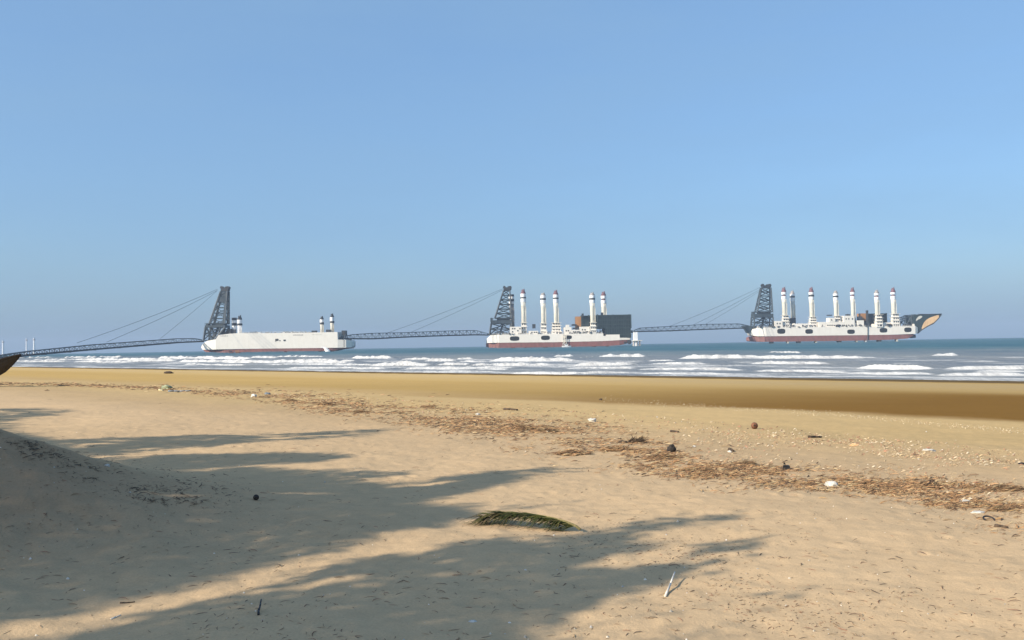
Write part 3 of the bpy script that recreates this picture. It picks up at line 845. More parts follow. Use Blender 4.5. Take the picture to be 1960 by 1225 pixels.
base_tower(s2, D2, 996, 1010, 617, 640, 12)
base_tower(s2, D2, 1034, 1048, 618, 640, 12)
base_tower(s2, D2, 1055, 1076, 617, 639.5, 12, 4)
base_tower(s2, D2, 1129, 1142.5, 617, 638.6, 4)
def hall(parent, D, rects, d0, d1, rib=6):
    mb = MB()
    for x0, y0, x1, y1 in rects:
        boxpx(mb, x0, y0, x1, y1, D, d0, d1)
    o = mb.build('machine_hall', MAT['hall'], parent)
    rb = MB()
    for x0, y0, x1, y1 in rects:
        n = max(2, int((x1 - x0) / 3.2))
        for k in range(n + 1):
            x = x0 + (x1 - x0) * k / n; a = at(x, y0 + .2, D); b = at(x, y1 - .2, D)
            rb.box((a.x - .45, D + d0 - .35, b.z), (a.x + .45, D + d0 - .003, a.z))
        a = at(x0, y0, D); b = at(x1, y0, D)
        rb.box((a.x - .6, D + d0 - .8, min(a.z, b.z) - .1), (b.x + .6, D + d1 + .8, max(a.z, b.z) + .7))
        if y1 - y0 > 15:
            for f in (.36, .70):      # girts and a gallery across the cladding
                c0 = at(x0, y0 + (y1 - y0) * f, D); c1 = at(x1, y0 + (y1 - y0) * f, D)
                rb.box((c0.x, D + d0 - .9, min(c0.z, c1.z) - .35), (c1.x, D + d0 - .36, max(c0.z, c1.z) + .35))
            for q in (.0, .47, 1.0):
                c0 = at(x0 + (x1 - x0) * q, y0 - 2.2, D); c1 = at(x0 + (x1 - x0) * q, y1, D)
                rb.box((c0.x - .9, D + d0 - 1.1, c1.z), (c0.x + .9, D + d0 - .91, c0.z))
    rb.build('hall_rib', MAT['green'], o)
    return o
hall(s2, D2, [(1143.5, 604, 1207, 628), (1160, 628.1, 1207, 640.3), (1186.6, 640.4, 1208, 646.6)], 1.5, 34)
hall(s2, D2, [(1115, 604.6, 1143, 628)], 14, 34)
mb = MB(); boxpx(mb, 1104, 605, 1114.5, 631, D2, 14, 30); mb.build('cooler_block', MAT['orange'], s2)
mb = MB()
for x, y, w in ((1116.5, 599.5, 3.5), (1154, 597.5, 4.0), (1205.5, 601.2, 3.0)): boxpx(mb, x - w / 2, y, x + w / 2, y + 6.2, D2, 8, 13)
boxpx(mb, 1208, 632, 1213, 637, D2, 8, 16); boxpx(mb, 1096, 620, 1104, 623, D2, 8, 20); boxpx(mb, 1098, 627, 1108, 629.4, D2, 4, 20)
boxpx(mb, 1155.4, 638, 1159.4, 653, D2, 3, 6)
a = at(1019.5, 628, D2); mb.box((a.x, D2 + 10, a.z), (a.x + sc(6, D2), D2 + 18, a.z + sc(8, D2)))
build_split(mb, 'deck_machinery', MAT['dark'], s2)
houses(s2, D2, [(976, 625, 998, 639.6), (1080, 626, 1094, 638.6), (1084, 621.5, 1090, 626), (1110, 625, 1129, 638.4), (1162, 635, 1178, 640.4), (1012, 633, 1030, 639.6), (1094.1, 631, 1109.9, 638.6)],
       [(x, y - 1.1, 2.3, 2.2) for x, y in ((980, 629), (984, 629), (990, 633), (980, 635), (994, 629), (1083, 633), (1087, 633), (1097, 635), (1100.5, 635), (1104, 635), (1107, 635), (1114, 631), (1119, 631), (1124, 635), (1017, 636), (1022, 636), (1026, 636), (1169, 637.6))], 3, 16)
clutter(s2, D2, 942, 1155, lambda x: 640.2 - (x - 942) * .0115, 12, 8, 8)
oval_openings(s2, D2, [(985, 648, 18, 8.6), (1044, 646.5, 17, 8.6), (1088, 645.4, 13, 7)])
for x, y, r in ((1204.5, 654.6, 4.3), (1196.5, 656.0, 2.4)):
    mb = MB(); c = at(x, y, D2); mb.tube((c.x, D2 - 1.6, c.z), (c.x, D2 + 1.2, c.z), sc(r, D2), n=18)
    mb.tube((c.x, D2 - 2.0, c.z), (c.x, D2 - 1.5, c.z), sc(r * .4, D2), n=12); mb.build('thruster_wheel', MAT['dark'], s2)
piles(s2, D2, [(982, 664.5, 669, 8, 'dark'), (1006, 664.5, 668, 4, 'dark'), (1044, 664, 668, 8, 'dark'), (1137, 662, 666.5, 8, 'dark'), (1163, 662, 666, 5, 'redcap')])
# boarding stair on the side
mb = MB()
for k in range(5):
    a = at(1078 - (k % 2) * -5, 641 + k * 4, D2); b = at(1083 - (k % 2) * 5, 645 + k * 4, D2)
    mb.tube((a.x, D2 - 1.6, a.z), (b.x, D2 - 1.6, b.z), .5, n=5)
    mb.tube((a.x, D2 - 1.6, a.z + 1.3), (b.x, D2 - 1.6, b.z + 1.3), .18, n=5)
for x in (1077.5, 1084): 
    a = at(x, 640, D2); b = at(x, 662, D2); mb.tube((a.x, D2 - 2.0, a.z), (b.x, D2 - 2.0, b.z), .35, n=5)
mb.build('boarding_stair', MAT['cream'], s2)

# small launch alongside
def launch():
    D = D2 - 16; c = at(1084.5, 664, D)
    root = empty('launch', (c.x, D, 0), 'small white launch lying under the stair of the middle barge', 'boat')
    L_ = sc(18, D); mb = MB(); vs = []; fs = []
    st = [(-.5, .75, .15), (-.3, .95, .0), (0, 1, .0), (.25, .8, .05), (.42, .4, .2), (.5, .04, .4)]
    for u, w, lift in st:
        x = c.x + u * L_
        vs += [(x, D - 1.7 * w, 1.6 + lift), (x, D - 1.3 * w, -.3), (x, D + 1.3 * w, -.3), (x, D + 1.7 * w, 1.6 + lift)]
    for i in range(len(st) - 1):
        q = 4 * i; fs += [(q, q + 4, q + 5, q + 1), (q + 1, q + 5, q + 6, q + 2), (q + 2, q + 6, q + 7, q + 3), (q + 3, q + 7, q + 4, q)]
    fs += [(0, 1, 2, 3), (4 * len(st) - 1, 4 * len(st) - 2, 4 * len(st) - 3, 4 * len(st) - 4)]
    mb.add(vs, fs); mb.build('hull', MAT['bright'], root)
    mb = MB(); mb.box((c.x - L_ * .2, D - 1.1, 1.6), (c.x + L_ * .15, D + 1.1, 3.6)); mb.box((c.x - L_ * .24, D - 1.25, 3.6), (c.x + L_ * .19, D + 1.25, 3.8))
    cb = mb.build('cabin', MAT['bright'], root)
    mb = MB(); mb.box((c.x - L_ * .15, D - 1.18, 2.5), (c.x + L_ * .10, D - 1.08, 3.2)); mb.build('window', MAT['black'], cb)
launch()

# ---- right barge
D3 = 1250.0
s3 = empty('power_barge', (at(1590, 656, D3).x, D3 + 18, 0), 'rightmost barge: seven slim cream funnels, dark ovals on its side, flared dark end', 'ship', SHIP_GROUP)
hull([(1436.6, 632.8, 635.5, .25), (1441, 630.5, 641.5, .5), (1452, 627.2, 643.6, .85), (1465, 626.8, 643.6, 1), (1600, 625.6, 642.0, 1), (1700, 624.6, 640.8, 1), (1752, 624.2, 639.0, 1), (1757.5, 626.5, 636.8, .9), (1759.5, 630, 634.5, .8)],
     D3, 36, MAT['white'], 'hull', s3)
hull([(1436.2, 646.5, 652.0, .25), (1441, 643.9, 653.4, .5), (1465, 643.7, 654.2, .98), (1600, 642.1, 652.8, .99), (1700, 640.9, 650.6, .99), (1738, 639.9, 647.8, .97), (1750, 639.1, 642.0, .9)],
     D3, 36, MAT['red'], 'red_keel_band', s3)
tower(s3, D3, 14, (1445.5, 627.4), (1481.5, 626.8), 1446, 1482, 596.5, 10, 1462, 1480, 1461.5, 1481, 541.8, 550, r=.8)
for x, yt, w, yo, sp, bs in ((1507, 548.5, 9.2, 12, [(548.5, 558.2, 'redcap'), (558.2, 563, 'bright'), (563, 566, 'redcap'), (566, 572, 'bright')], None),
                         (1528.4, 554, 8.6, 24, [(554, 560.8, 'captop'), (560.8, 565, 'bright'), (565, 568, 'dark'), (568, 575, 'bright')], None),
                         (1560, 548.5, 9.2, 12, [(548.5, 558.4, 'redcap'), (558.4, 563.2, 'bright'), (563.2, 567, 'dark'), (567, 573, 'bright')], None),
                         (1607, 555, 8.8, 12, [(555, 561.2, 'captop'), (561.2, 565.2, 'bright'), (565.2, 568.4, 'dark'), (568.4, 574, 'bright')], None),
                         (1639.8, 549, 8.4, 12, [(549, 558.2, 'redcap'), (558.2, 562.8, 'bright'), (562.8, 566, 'redcap'), (566, 572, 'bright')], None),
                         (1683, 554, 8.8, 6, [(554, 561, 'captop'), (561, 565, 'bright'), (565, 568, 'redcap'), (568, 574, 'bright')], None),
                         (1716, 549.5, 9.2, 8, [(549.5, 559, 'redcap'), (559, 563, 'bright'), (563, 566, 'redcap'), (566, 573, 'bright')], None)):
    funnel(s3, D3, x, yt, 626, w, yo, sp, bs)
for x0, x1, y0, yo in ((1500, 1514.5, 603, 10), (1552.5, 1567.5, 606, 10), (1600.5, 1613.5, 604, 10), (1676.5, 1690, 602, 3), (1708, 1724, 600, 5)):
    base_tower(s3, D3, x0, x1, y0, 626, yo, 4)
houses(s3, D3, [(1617, 604, 1637, 625.5), (1583, 616, 1616.9, 625.8), (1589, 608, 1600, 615.9), (1484, 614, 1499, 626.6), (1643, 613, 1655, 625), (1568, 616, 1582, 626), (1520, 619, 1550, 626.2), (1692, 617, 1706, 624.8)],
       [(x, 621.4, 2.1, 2.6) for x in list(range(1585, 1628, 4)) + [1645, 1649]] + [(x, y, 2.2, 2.4) for x, y in ((1620, 609), (1625, 609), (1632, 609), (1592, 611), (1488, 618), (1493, 618))], 3, 16)
hall(s3, D3, [(1669, 600.5, 1705, 624)], 16, 34)
mb = MB(); boxpx(mb, 1655, 599, 1665.5, 614, D3, 14, 28); mb.build('cooler_block', MAT['orange'], s3)
mb = MB()
boxpx(mb, 1664.8, 593.5, 1667.4, 624, D3, 10, 13); boxpx(mb, 1651, 605, 1655.5, 620, D3, 10, 20); boxpx(mb, 1655, 614, 1665, 624, D3, 14, 27); boxpx(mb, 1520, 608, 1531, 618.5, D3, 18, 23); boxpx(mb, 1624, 600.8, 1630, 603.9, D3, 6, 12); boxpx(mb, 1588, 602, 1596, 604, D3, 6, 12)
build_split(mb, 'deck_machinery', MAT['dark'], s3)
clutter(s3, D3, 1454, 1752, lambda x: 627 - (x - 1454) * .0095, 12, 21, 9)
oval_openings(s3, D3, [(1495.3, 634, 15.5, 9.6), (1548.6, 634.4, 14.5, 8.8), (1628.8, 634.9, 14.5, 8.4), (1691, 632.2, 14.5, 8.8), (1737.7, 631.2, 14, 9)])
piles(s3, D3, [(1478, 653.5, 658, 6.5, 'dark'), (1509, 653.6, 657, 3, 'cream'), (1530, 653.2, 657, 6.5, 'dark'), (1563, 653, 657, 3, 'cream'), (1608, 652.4, 656, 6.5, 'dark'), (1641, 651.5, 655, 3, 'cream'), (1658, 651.5, 656, 2.4, 'bright'), (1684.5, 650.6, 654.5, 6.5, 'dark'), (1718, 649.4, 652.5, 3, 'cream')])
mb = MB(); c = at(1748.5, 644.5, D3)
mb.tube((c.x - 3, D3 + 5, c.z), (c.x + 4.5, D3 + 5, c.z + .8), 2.0, 2.4, n=12); mb.tube((c.x + 1, D3 + 5, c.z), (c.x + 1, D3 + 5, c.z + 5), .8, n=8)
mb.build('thruster_pod', MAT['dark'], s3)
mb = MB(); a = at(1660.5, 622, D3); b = at(1660.5, 655, D3); mb.tube((a.x, D3 - .8, a.z), (b.x, D3 - .8, b.z), .45, n=5); mb.build('side_ladder', MAT['dark'], s3)
mb = MB()      # dark landing shoe of the gangway on the bow
a = [(1427, 623.5), (1449, 624.5), (1450, 628.5), (1441, 631.5), (1437, 637), (1432, 629)]
mb.prism(poly_px(a, D3), D3 + 8, D3 + 26); mb.build('gangway_shoe', MAT['steel'], s3)
# flared prow structure at the right end
def prow():
    mb = MB()
    def ring(px, yt, yb, w):
        a = at(px, yt, D3); b = at(px, yb, D3); yc = D3 + 18
        return [(a.x, D3 + 3, a.z), (b.x, D3 + 3.5, b.z), (b.x, D3 + 3.6 + w * 1.4, b.z), (a.x, D3 + 3.2 + w * 1.8, a.z)]
    st = [(1750.5, 604.5, 624, 15), (1759.5, 601.6, 638, 16), (1767, 601.3, 631.2, 16), (1778, 601.5, 624.6, 14), (1789, 601.2, 619.2, 10), (1797, 601.0, 611.5, 6), (1804.5, 600.6, 602.0, .8)]
    vs = []; fs = []
    for s_ in st: vs += ring(*s_)
    for i in range(len(st) - 1):
        q = 4 * i; fs += [(q, q + 1, q + 5, q + 4), (q + 1, q + 2, q + 6, q + 5), (q + 2, q + 3, q + 7, q + 6), (q + 3, q, q + 4, q + 7)]
    fs += [(0, 3, 2, 1), (4 * len(st) - 4, 4 * len(st) - 3, 4 * len(st) - 2, 4 * len(st) - 1)]
    mb.add(vs, fs)
    o = mb.build('prow', MAT['green'], s3, 'dark flared prow with a tan side panel')
    def lerp_side(px, f):          # a point on the near side of the prow, f = 0 top .. 1 bottom
        for (x0, t0, b0, w0), (x1, t1, b1, w1) in zip(st, st[1:]):
            if x0 <= px <= x1:
                k = (px - x0) / (x1 - x0); yt = t0 + (t1 - t0) * k; yb = b0 + (b1 - b0) * k; w = w0 + (w1 - w0) * k
                A_, B_, _, _ = ring(px, yt, yb, w); A_ = Vector(A_); B_ = Vector(B_)
                return A_.lerp(B_, f) + Vector((0, -.35, 0))
    p = MB(); cols_ = []
    xs = [1766.3, 1770, 1775, 1780, 1785, 1790, 1795, 1799]
    top = [.82, .58, .42, .33, .27, .22, .18, .25]; bot = [.96, .95, .94, .93, .92, .91, .88, .8]
    v = []
    for x, a_, b_ in zip(xs, top, bot): v += [lerp_side(x, a_), lerp_side(x, b_)]
    v2 = [q + Vector((0, .6, 0)) for q in v]
    n = len(v); f = [(2 * i, 2 * i + 1, 2 * i + 3, 2 * i + 2) for i in range(len(xs) - 1)]
    f += [(2 * i + n, 2 * i + 2 + n, 2 * i + 3 + n, 2 * i + 1 + n) for i in range(len(xs) - 1)]
    p.add(v + v2, f); p.build('side_panel', MAT['tan'], o)
    p = MB(); xs = [1755, 1759, 1763, 1767]; v = []
    for x, a_, b_ in zip(xs, (.30, .12, .08, .12), (.42, .28, .26, .18)): v += [lerp_side(x, a_), lerp_side(x, b_)]
    v2 = [q + Vector((0, .6, 0)) for q in v]; n = len(v)
    f = [(2 * i, 2 * i + 1, 2 * i + 3, 2 * i + 2) for i in range(3)] + [(2 * i + n, 2 * i + 2 + n, 2 * i + 3 + n, 2 * i + 1 + n) for i in range(3)]
    p.add(v + v2, f); p.build('side_panel', MAT['cream'], o)
    r = MB()                      # keel and rim beams
    for a_, b_ in zip(st[1:], st[2:]):
        A0 = ring(*a_); B0 = ring(*b_)
        for i in (0, 1, 2, 3): r.tube(A0[i], B0[i], .55, n=5)
    r.build('rim_beam', MAT['dark'], o)
    t_ = MB()                     # open truss between deck and prow
    for yy in (6, 30):
        P = lambda x, y: Vector((at(x, y, D3).x, D3 + yy, at(x, y, D3).z))
        for a_, b_ in (((1725, 612), (1748.5, 604)), ((1725, 612), (1725, 625)), ((1748.5, 602), (1748.5, 625)), ((1736.5, 608), (1736.5, 625)), ((1725, 623), (1736.5, 608)), ((1736.5, 625), (1748.5, 605)), ((1748.5, 602.5), (1757, 602)), ((1725, 612), (1736.5, 625)), ((1748.5, 612), (1760, 625))):
            t_.tube(P(*a_), P(*b_), .6, n=5)
    for x, y in ((1725, 612), (1736.5, 608), (1748.5, 604)):
        a_ = at(x, y, D3); t_.tube((a_.x, D3 + 6, a_.z), (a_.x, D3 + 30, a_.z), .5, n=5)
    t_.build('prow_truss', MAT['steel'], s3)
prow()

# ------------------------------------------------------------------ gangway bridges
def bridge(pts, depth_w, label, cables, n_panels, rr=.34):
    """pts: list of (px, ytop, ybot, Y)"""
    a0 = at(pts[0][0], pts[0][1], pts[0][3]); a1 = at(pts[-1][0], pts[-1][1], pts[-1][3])
    root = empty('truss_bridge', ((a0.x + a1.x) / 2, (a0.y + a1.y) / 2, 0), label, 'bridge', 'lattice bridges between the barges')
    mb = MB()
    def interp(px):
        P = pts if pts[0][0] < pts[-1][0] else pts[::-1]
        xs = [p[0] for p in P]
        return [float(np.interp(px, xs, [p[k] for p in P])) for k in (1, 2, 3)]
    def sect(px):
        yt, yb, Y = interp(px)
        out = []
        for dy in (0, depth_w):
            out += [at(px, yt, Y) + Vector((0, dy, 0)), at(px, yb, Y) + Vector((0, dy, 0))]
        return out     # front top, front bottom, back top, back bottom
    xs = np.linspace(pts[0][0], pts[-1][0], n_panels + 1)
    prev = None
    for k, x in enumerate(xs):
        s_ = sect(x)
        for i, j in ((0, 1), (2, 3), (0, 2), (1, 3)): mb.tube(s_[i], s_[j], rr * .55, n=4)
        if prev:
            for i in range(4): mb.tube(prev[i], s_[i], rr * (1.25 if i in (1, 3) else .9), n=5)
            pr = ((0, 1), (2, 3), (0, 2), (1, 3))
            for i, j in pr:
                if k % 2: mb.tube(prev[i], s_[j], rr * .55, n=4)
                else: mb.tube(prev[j], s_[i], rr * .55, n=4)
        prev = s_
    mb.build('lattice_span', MAT['steel'], root)
    dk = MB()      # walkway and conveyor trough on the bottom chord
    prev = None
    for x in xs:
        s_ = sect(x); b0 = s_[1]; b1 = s_[3]
        cur = [b0 + Vector((0, .4, .3)), b1 + Vector((0, -.4, .3)), b1 + Vector((0, -.4, .9)), b0 + Vector((0, .4, .9))]
        if prev:
            dk.add(prev + cur, [(0, 4, 5, 1), (1, 5, 6, 2), (2, 6, 7, 3), (3, 7, 4, 0)])
        prev = cur
    dk.build('walkway', MAT['dark'], root)
    for x in xs[2:-2:5]:
        yt, yb, Y = interp(x); nb = MB(); c = at(x, yb, Y)
        nb.box((c.x - .9, Y - .5, c.z - .5), (c.x + 1.5, Y + depth_w + .5, c.z + .7)); nb.build('floor_beam', MAT['dark'], root)
    for (xa, ya, Ya), (xb, yb_, Yb), r_ in cables:
        cb = MB(); p0 = at(xa, ya, Ya); p1 = at(xb, yb_, Yb); pts_ = []
        for k in range(9):
            u = k / 8; q = p0.lerp(p1, u); q.z -= (p0 - p1).length * .008 * 4 * u * (1 - u); pts_.append(q)
        cb.path(pts_, [r_] * 9, 5); cb.build('stay_cable', MAT['cable'], root)
    return root
LA = lambda x: 600 + (950 + 10 - 600) * np.clip((x - 0) / 385.0, -1, 1)
bridge([(386, 651.2, 654.2, LA(386)), (370, 647.6, 654.6, LA(370)), (336, 648.2, 656.2, LA(336)), (173, 660.0, 669.6, LA(173)), (52, 672.2, 680.2, LA(52)), (0, 679.5, 685.5, LA(0)), (-60, 686.5, 691.5, LA(-60))], 7,
       'long lattice gangway falling from the leftmost barge towards the left edge', 
       [((416, 553.5, D1 + 12), (147, 656.5, LA(147) + 1), .17), ((416, 553.5, D1 + 16), (147, 656.5, LA(147) + 6), .17), ((416, 556, D1 + 12), (204, 655.0, LA(204) + 1), .17), ((416, 556, D1 + 16), (204, 655.0, LA(204) + 6), .17),
        ((416, 556, D1 + 14), (306, 648.8, LA(306) + 3), .13)], 46)
LB = lambda x: D1 + 14 + (D2 + 14 - D1 - 14) * (x - 655) / 280.0
bridge([(655, 643.5, 648.0, LB(655)), (675, 640.2, 648.8, LB(675)), (714.6, 637.6, 648.8, LB(714.6)), (772, 636.6, 645.6, LB(772)), (860, 633.2, 642.4, LB(860)), (910.6, 632.2, 641.2, LB(910.6)), (935, 638.8, 641.6, LB(935))], 7,
       'lattice gangway joining the leftmost barge to the middle barge',
       [((964, 552, D2 + 12), (742, 637.0, LB(742) + 1), .17), ((964, 552, D2 + 16), (742, 637.0, LB(742) + 6), .17), ((964, 554, D2 + 12), (786, 636.2, LB(786) + 1), .17), ((964, 554, D2 + 16), (786, 636.2, LB(786) + 6), .17)], 40)
LC = lambda x: D2 - 9 + (D3 + 14 - D2 + 9) * (x - 1215) / 220.0
bridge([(1214, 632.4, 635.2, LC(1214)), (1225, 627.8, 634.9, LC(1225)), (1281.6, 624.6, 633.6, LC(1281.6)), (1355, 620.4, 630.6, LC(1355)), (1415, 619.6, 628.6, LC(1415)), (1436, 624.0, 628.6, LC(1436))], 7,
       'lattice gangway joining the middle barge to the rightmost barge',
       [((1463, 546, D3 + 12), (1282, 624.4, LC(1282) + 1), .17), ((1463, 546, D3 + 16), (1282, 624.4, LC(1282) + 6), .17), ((1463, 549, D3 + 12), (1327, 621.8, LC(1327) + 1), .17), ((1463, 549, D3 + 16), (1327, 621.8, LC(1327) + 6), .17), ((1463, 551, D3 + 14), (1350, 620.8, LC(1350) + 1), .16)], 38)
# pale pier carrying the bridge behind the middle barge
def pier():
    D = D2 - 10; c = at(1217, 655, D); top = at(1217, 635.5, D).z
    root = empty('bridge_pier', (c.x, D + 3, 0), 'pale concrete pier under the bridge just right of the middle barge', 'pier')
    mb = MB(); w = sc(8, D) / 2
    mb.add([(c.x - w * 1.1, D, -2), (c.x + w * 1.1, D, -2), (c.x + w * 1.1, D + 7, -2), (c.x - w * 1.1, D + 7, -2), (c.x - w * .8, D + .6, top), (c.x + w * .9, D + .6, top), (c.x + w * .9, D + 6.4, top), (c.x - w * .8, D + 6.4, top)],
           [(0, 3, 2, 1), (4, 5, 6, 7), (0, 1, 5, 4), (1, 2, 6, 5), (2, 3, 7, 6), (3, 0, 4, 7)])
    mb.build('column', MAT['bright'], root)
    mb = MB(); z0 = at(1217, 651.5, D).z; mb.box((c.x - sc(6, D), D - 1.5, z0 - .8), (c.x + sc(12, D), D + 8.5, z0)); mb.build('pile_cap', MAT['cream'], root)
    mb = MB()
    for dx in (-.4, .2, .8):
        for dy in (0, 6): mb.tube((c.x + sc(10, D) * dx, D + dy, -2), (c.x + sc(10, D) * dx, D + dy, z0 - .7), .5, n=8)
    build_split(mb, 'pile', MAT['shaft_grey'], root)
pier()

# faint white masts on the horizon at the far left
for k, (x, yt, Y, w, lab) in enumerate(((6, 652, 3400, 4.0, 'faint white column far out at sea, nearest the left edge'), (51, 648, 3800, 3.0, 'faint pale column far out at sea, thinnest of the pair above the gangway'),
                                   (65.5, 647, 3300, 4.0, 'faint white column far out at sea, right one of the pair above the gangway'))):
    c = at(x, 676, Y); h = at(x, yt, Y).z; r = sc(w, Y) / 2
    root = empty('distant_funnel', (c.x, Y, 0), lab, 'funnel', 'faint columns on the horizon')
    mb = MB(); mb.lathe((c.x, Y), [(r * 1.5, -1), (r * 1.5, 3), (r, 4), (r * .85, h * .95), (r, h)], 14); mb.build('shaft', MAT['bright'], root)
    mb = MB(); mb.lathe((c.x, Y), [(r * 1.15, h * .86), (r * 1.15, h * .93)], 14); mb.build('band', MAT['shaft_grey'], root)

# ------------------------------------------------------------------ beached wooden boat poking in at the left edge
def beached_boat():
    Y0 = 52.0
    tip = at(39, 678.6, Y0)
    root = empty('wooden_boat', (tip.x - 3.5, Y0, float(height(np.array([tip.x - 3.5]), np.array([Y0]))[0])), 'dark tarred wooden boat whose raised prow pokes in at the left edge', 'boat')
    low = lambda px, py: at(px, py, Y0)
    st = []      # (x offset, top z, bottom z, half width)
    for px, yt, yb, w in ((39, 678.4, 679.4, .03), (34, 680.0, 686.5, .14), (24, 683.0, 698, .32), (10, 688.0, 711, .55), (0, 692.6, 716.8, .72), (-30, 702, 727, .95), (-90, 712, 736, 1.15), (-170, 716, 740, 1.2), (-240, 714, 739, 1.0), (-290, 706, 733, .6), (-310, 700, 722, .15)):
        a = low(px, yt); b = low(px, yb); st.append((a.x, a.z, b.z, w))
    mb = MB(); vs = []; fs = []
    for x, zt, zb, w in st:
        for f, ww in ((0, 1.0), (.35, .93), (.7, .68), (1, .12)):
            vs.append((x, Y0 - w * ww, zt + (zb - zt) * f))
        for f, ww in ((1, .12), (.7, .68), (.35, .93), (0, 1.0)):
            vs.append((x, Y0 + w * ww, zt + (zb - zt) * f))
    m = 8
    for i in range(len(st) - 1):
        for j in range(m - 1): fs.append((i * m + j, i * m + j + 1, (i + 1) * m + j + 1, (i + 1) * m + j))
    # inner deck a bit below the rim
    n0 = len(vs)
    for x, zt, zb, w in st:
        vs += [(x, Y0 - w * .9, zt - .12), (x, Y0 + w * .9, zt - .12)]
    for i in range(len(st) - 1):
        fs.append((n0 + 2 * i, n0 + 2 * i + 2, n0 + 2 * i + 3, n0 + 2 * i + 1))
    mb.add(vs, fs); mb.build('hull', MAT['olive'], root)
    r = MB()
    for i in range(len(st) - 1):
        for sgn in (-1, 1):
            r.tube((st[i][0], Y0 + sgn * st[i][3], st[i][1]), (st[i + 1][0], Y0 + sgn * st[i + 1][3], st[i + 1][1]), .045, n=6)
    r.build('gunwale', MAT['wood_dark'], root)
    r = MB()
    for i in range(len(st) - 1): r.tube((st[i][0], Y0, st[i][2]), (st[i + 1][0], Y0, st[i + 1][2]), .05, n=6)
    r.build('keel', MAT['wood_dark'], root)
    r = MB()
    for i in (6, 7, 8): r.box((st[i][0] - .12, Y0 - st[i][3] * .9, st[i][1] - .1), (st[i][0] + .12, Y0 + st[i][3] * .9, st[i][1] - .05))
    build_split(r, 'thwart', MAT['wood_dark'], root)
beached_boat()

# ------------------------------------------------------------------ plant litter and other beach debris
def strips(P, yaw, ln, wd, ht, bend, colr, lift=.3):
    """N bent three-sided slivers lying on the ground -> verts, faces, colours"""
    n = len(P); K = 4
    u = np.linspace(-.5, .5, K)
    V = np.zeros((n, K, 3, 3)); dx = np.cos(yaw); dy = np.sin(yaw)
    for k in range(K):
        along_ = u[k] * ln; side = bend * (u[k] ** 2 - .08) * ln
        cx = P[:, 0] + dx * along_ - dy * side; cy = P[:, 1] + dy * along_ + dx * side
        cz = P[:, 2] + ht * (.25 - u[k] ** 2) * 4 * lift + (u[k] + .5) * P[:, 3]
        w = wd * (1 - .75 * abs(u[k] * 2) ** 2)
        for j, (sx, sz) in enumerate(((-.5, 0), (.5, 0), (0, .6))):
            V[:, k, j, 0] = cx - dy * w * sx; V[:, k, j, 1] = cy + dx * w * sx; V[:, k, j, 2] = cz + w * sz
    base = (np.arange(n) * K * 3)[:, None]
    fl = []
    for k in range(K - 1):
        for j in range(3):
            j2 = (j + 1) % 3
            fl.append([k * 3 + j, k * 3 + j2, (k + 1) * 3 + j2, (k + 1) * 3 + j])
    F = (base[:, :, None] + np.array(fl)[None]).reshape(-1, 4)
    col = np.repeat(colr, K * 3, axis=0)
    return V.reshape(-1, 3), F, col
PAL = np.array([[.29, .155, .065], [.35, .22, .10], [.18, .10, .05], [.42, .31, .17], [.08, .048, .028], [.14, .08, .04], [.32, .175, .085], [.40, .24, .12]])
def scatter_litter(name, label, xs, ys, size, seed, mat='litter', pal=PAL, tilt=.03, aspect=.10, stuff=True, spread=math.pi):
    rg = np.random.default_rng(seed); n = len(xs)
    z = height(xs, ys)
    ln = size * np.minimum(rg.lognormal(-.08, .6, n), 2.1); wd = np.clip(ln * aspect * rg.uniform(.5, 1.7, n), .004, .05)
    P = np.stack([xs, ys, z - .002, rg.uniform(-.2, 1, n) * tilt], 1)
    col = pal[rg.integers(0, len(pal), n)] * rg.uniform(.65, 1.35, (n, 1))
    V, F, c = strips(P, np.where(rg.uniform(0, 1, n) < .6, rg.normal(-.1, .4, n), rg.uniform(0, math.pi, n)) if spread < 1 else rg.uniform(0, math.pi, n), ln, wd, ln * rg.uniform(0, .35, n), rg.normal(0, .6, n), col)
    o = mesh_np(name, V, F, MAT[mat], cols={'Col': np.clip(c, 0, 1)}, smooth_=False)
    return tag(o, label, None, kind='stuff') if stuff else o

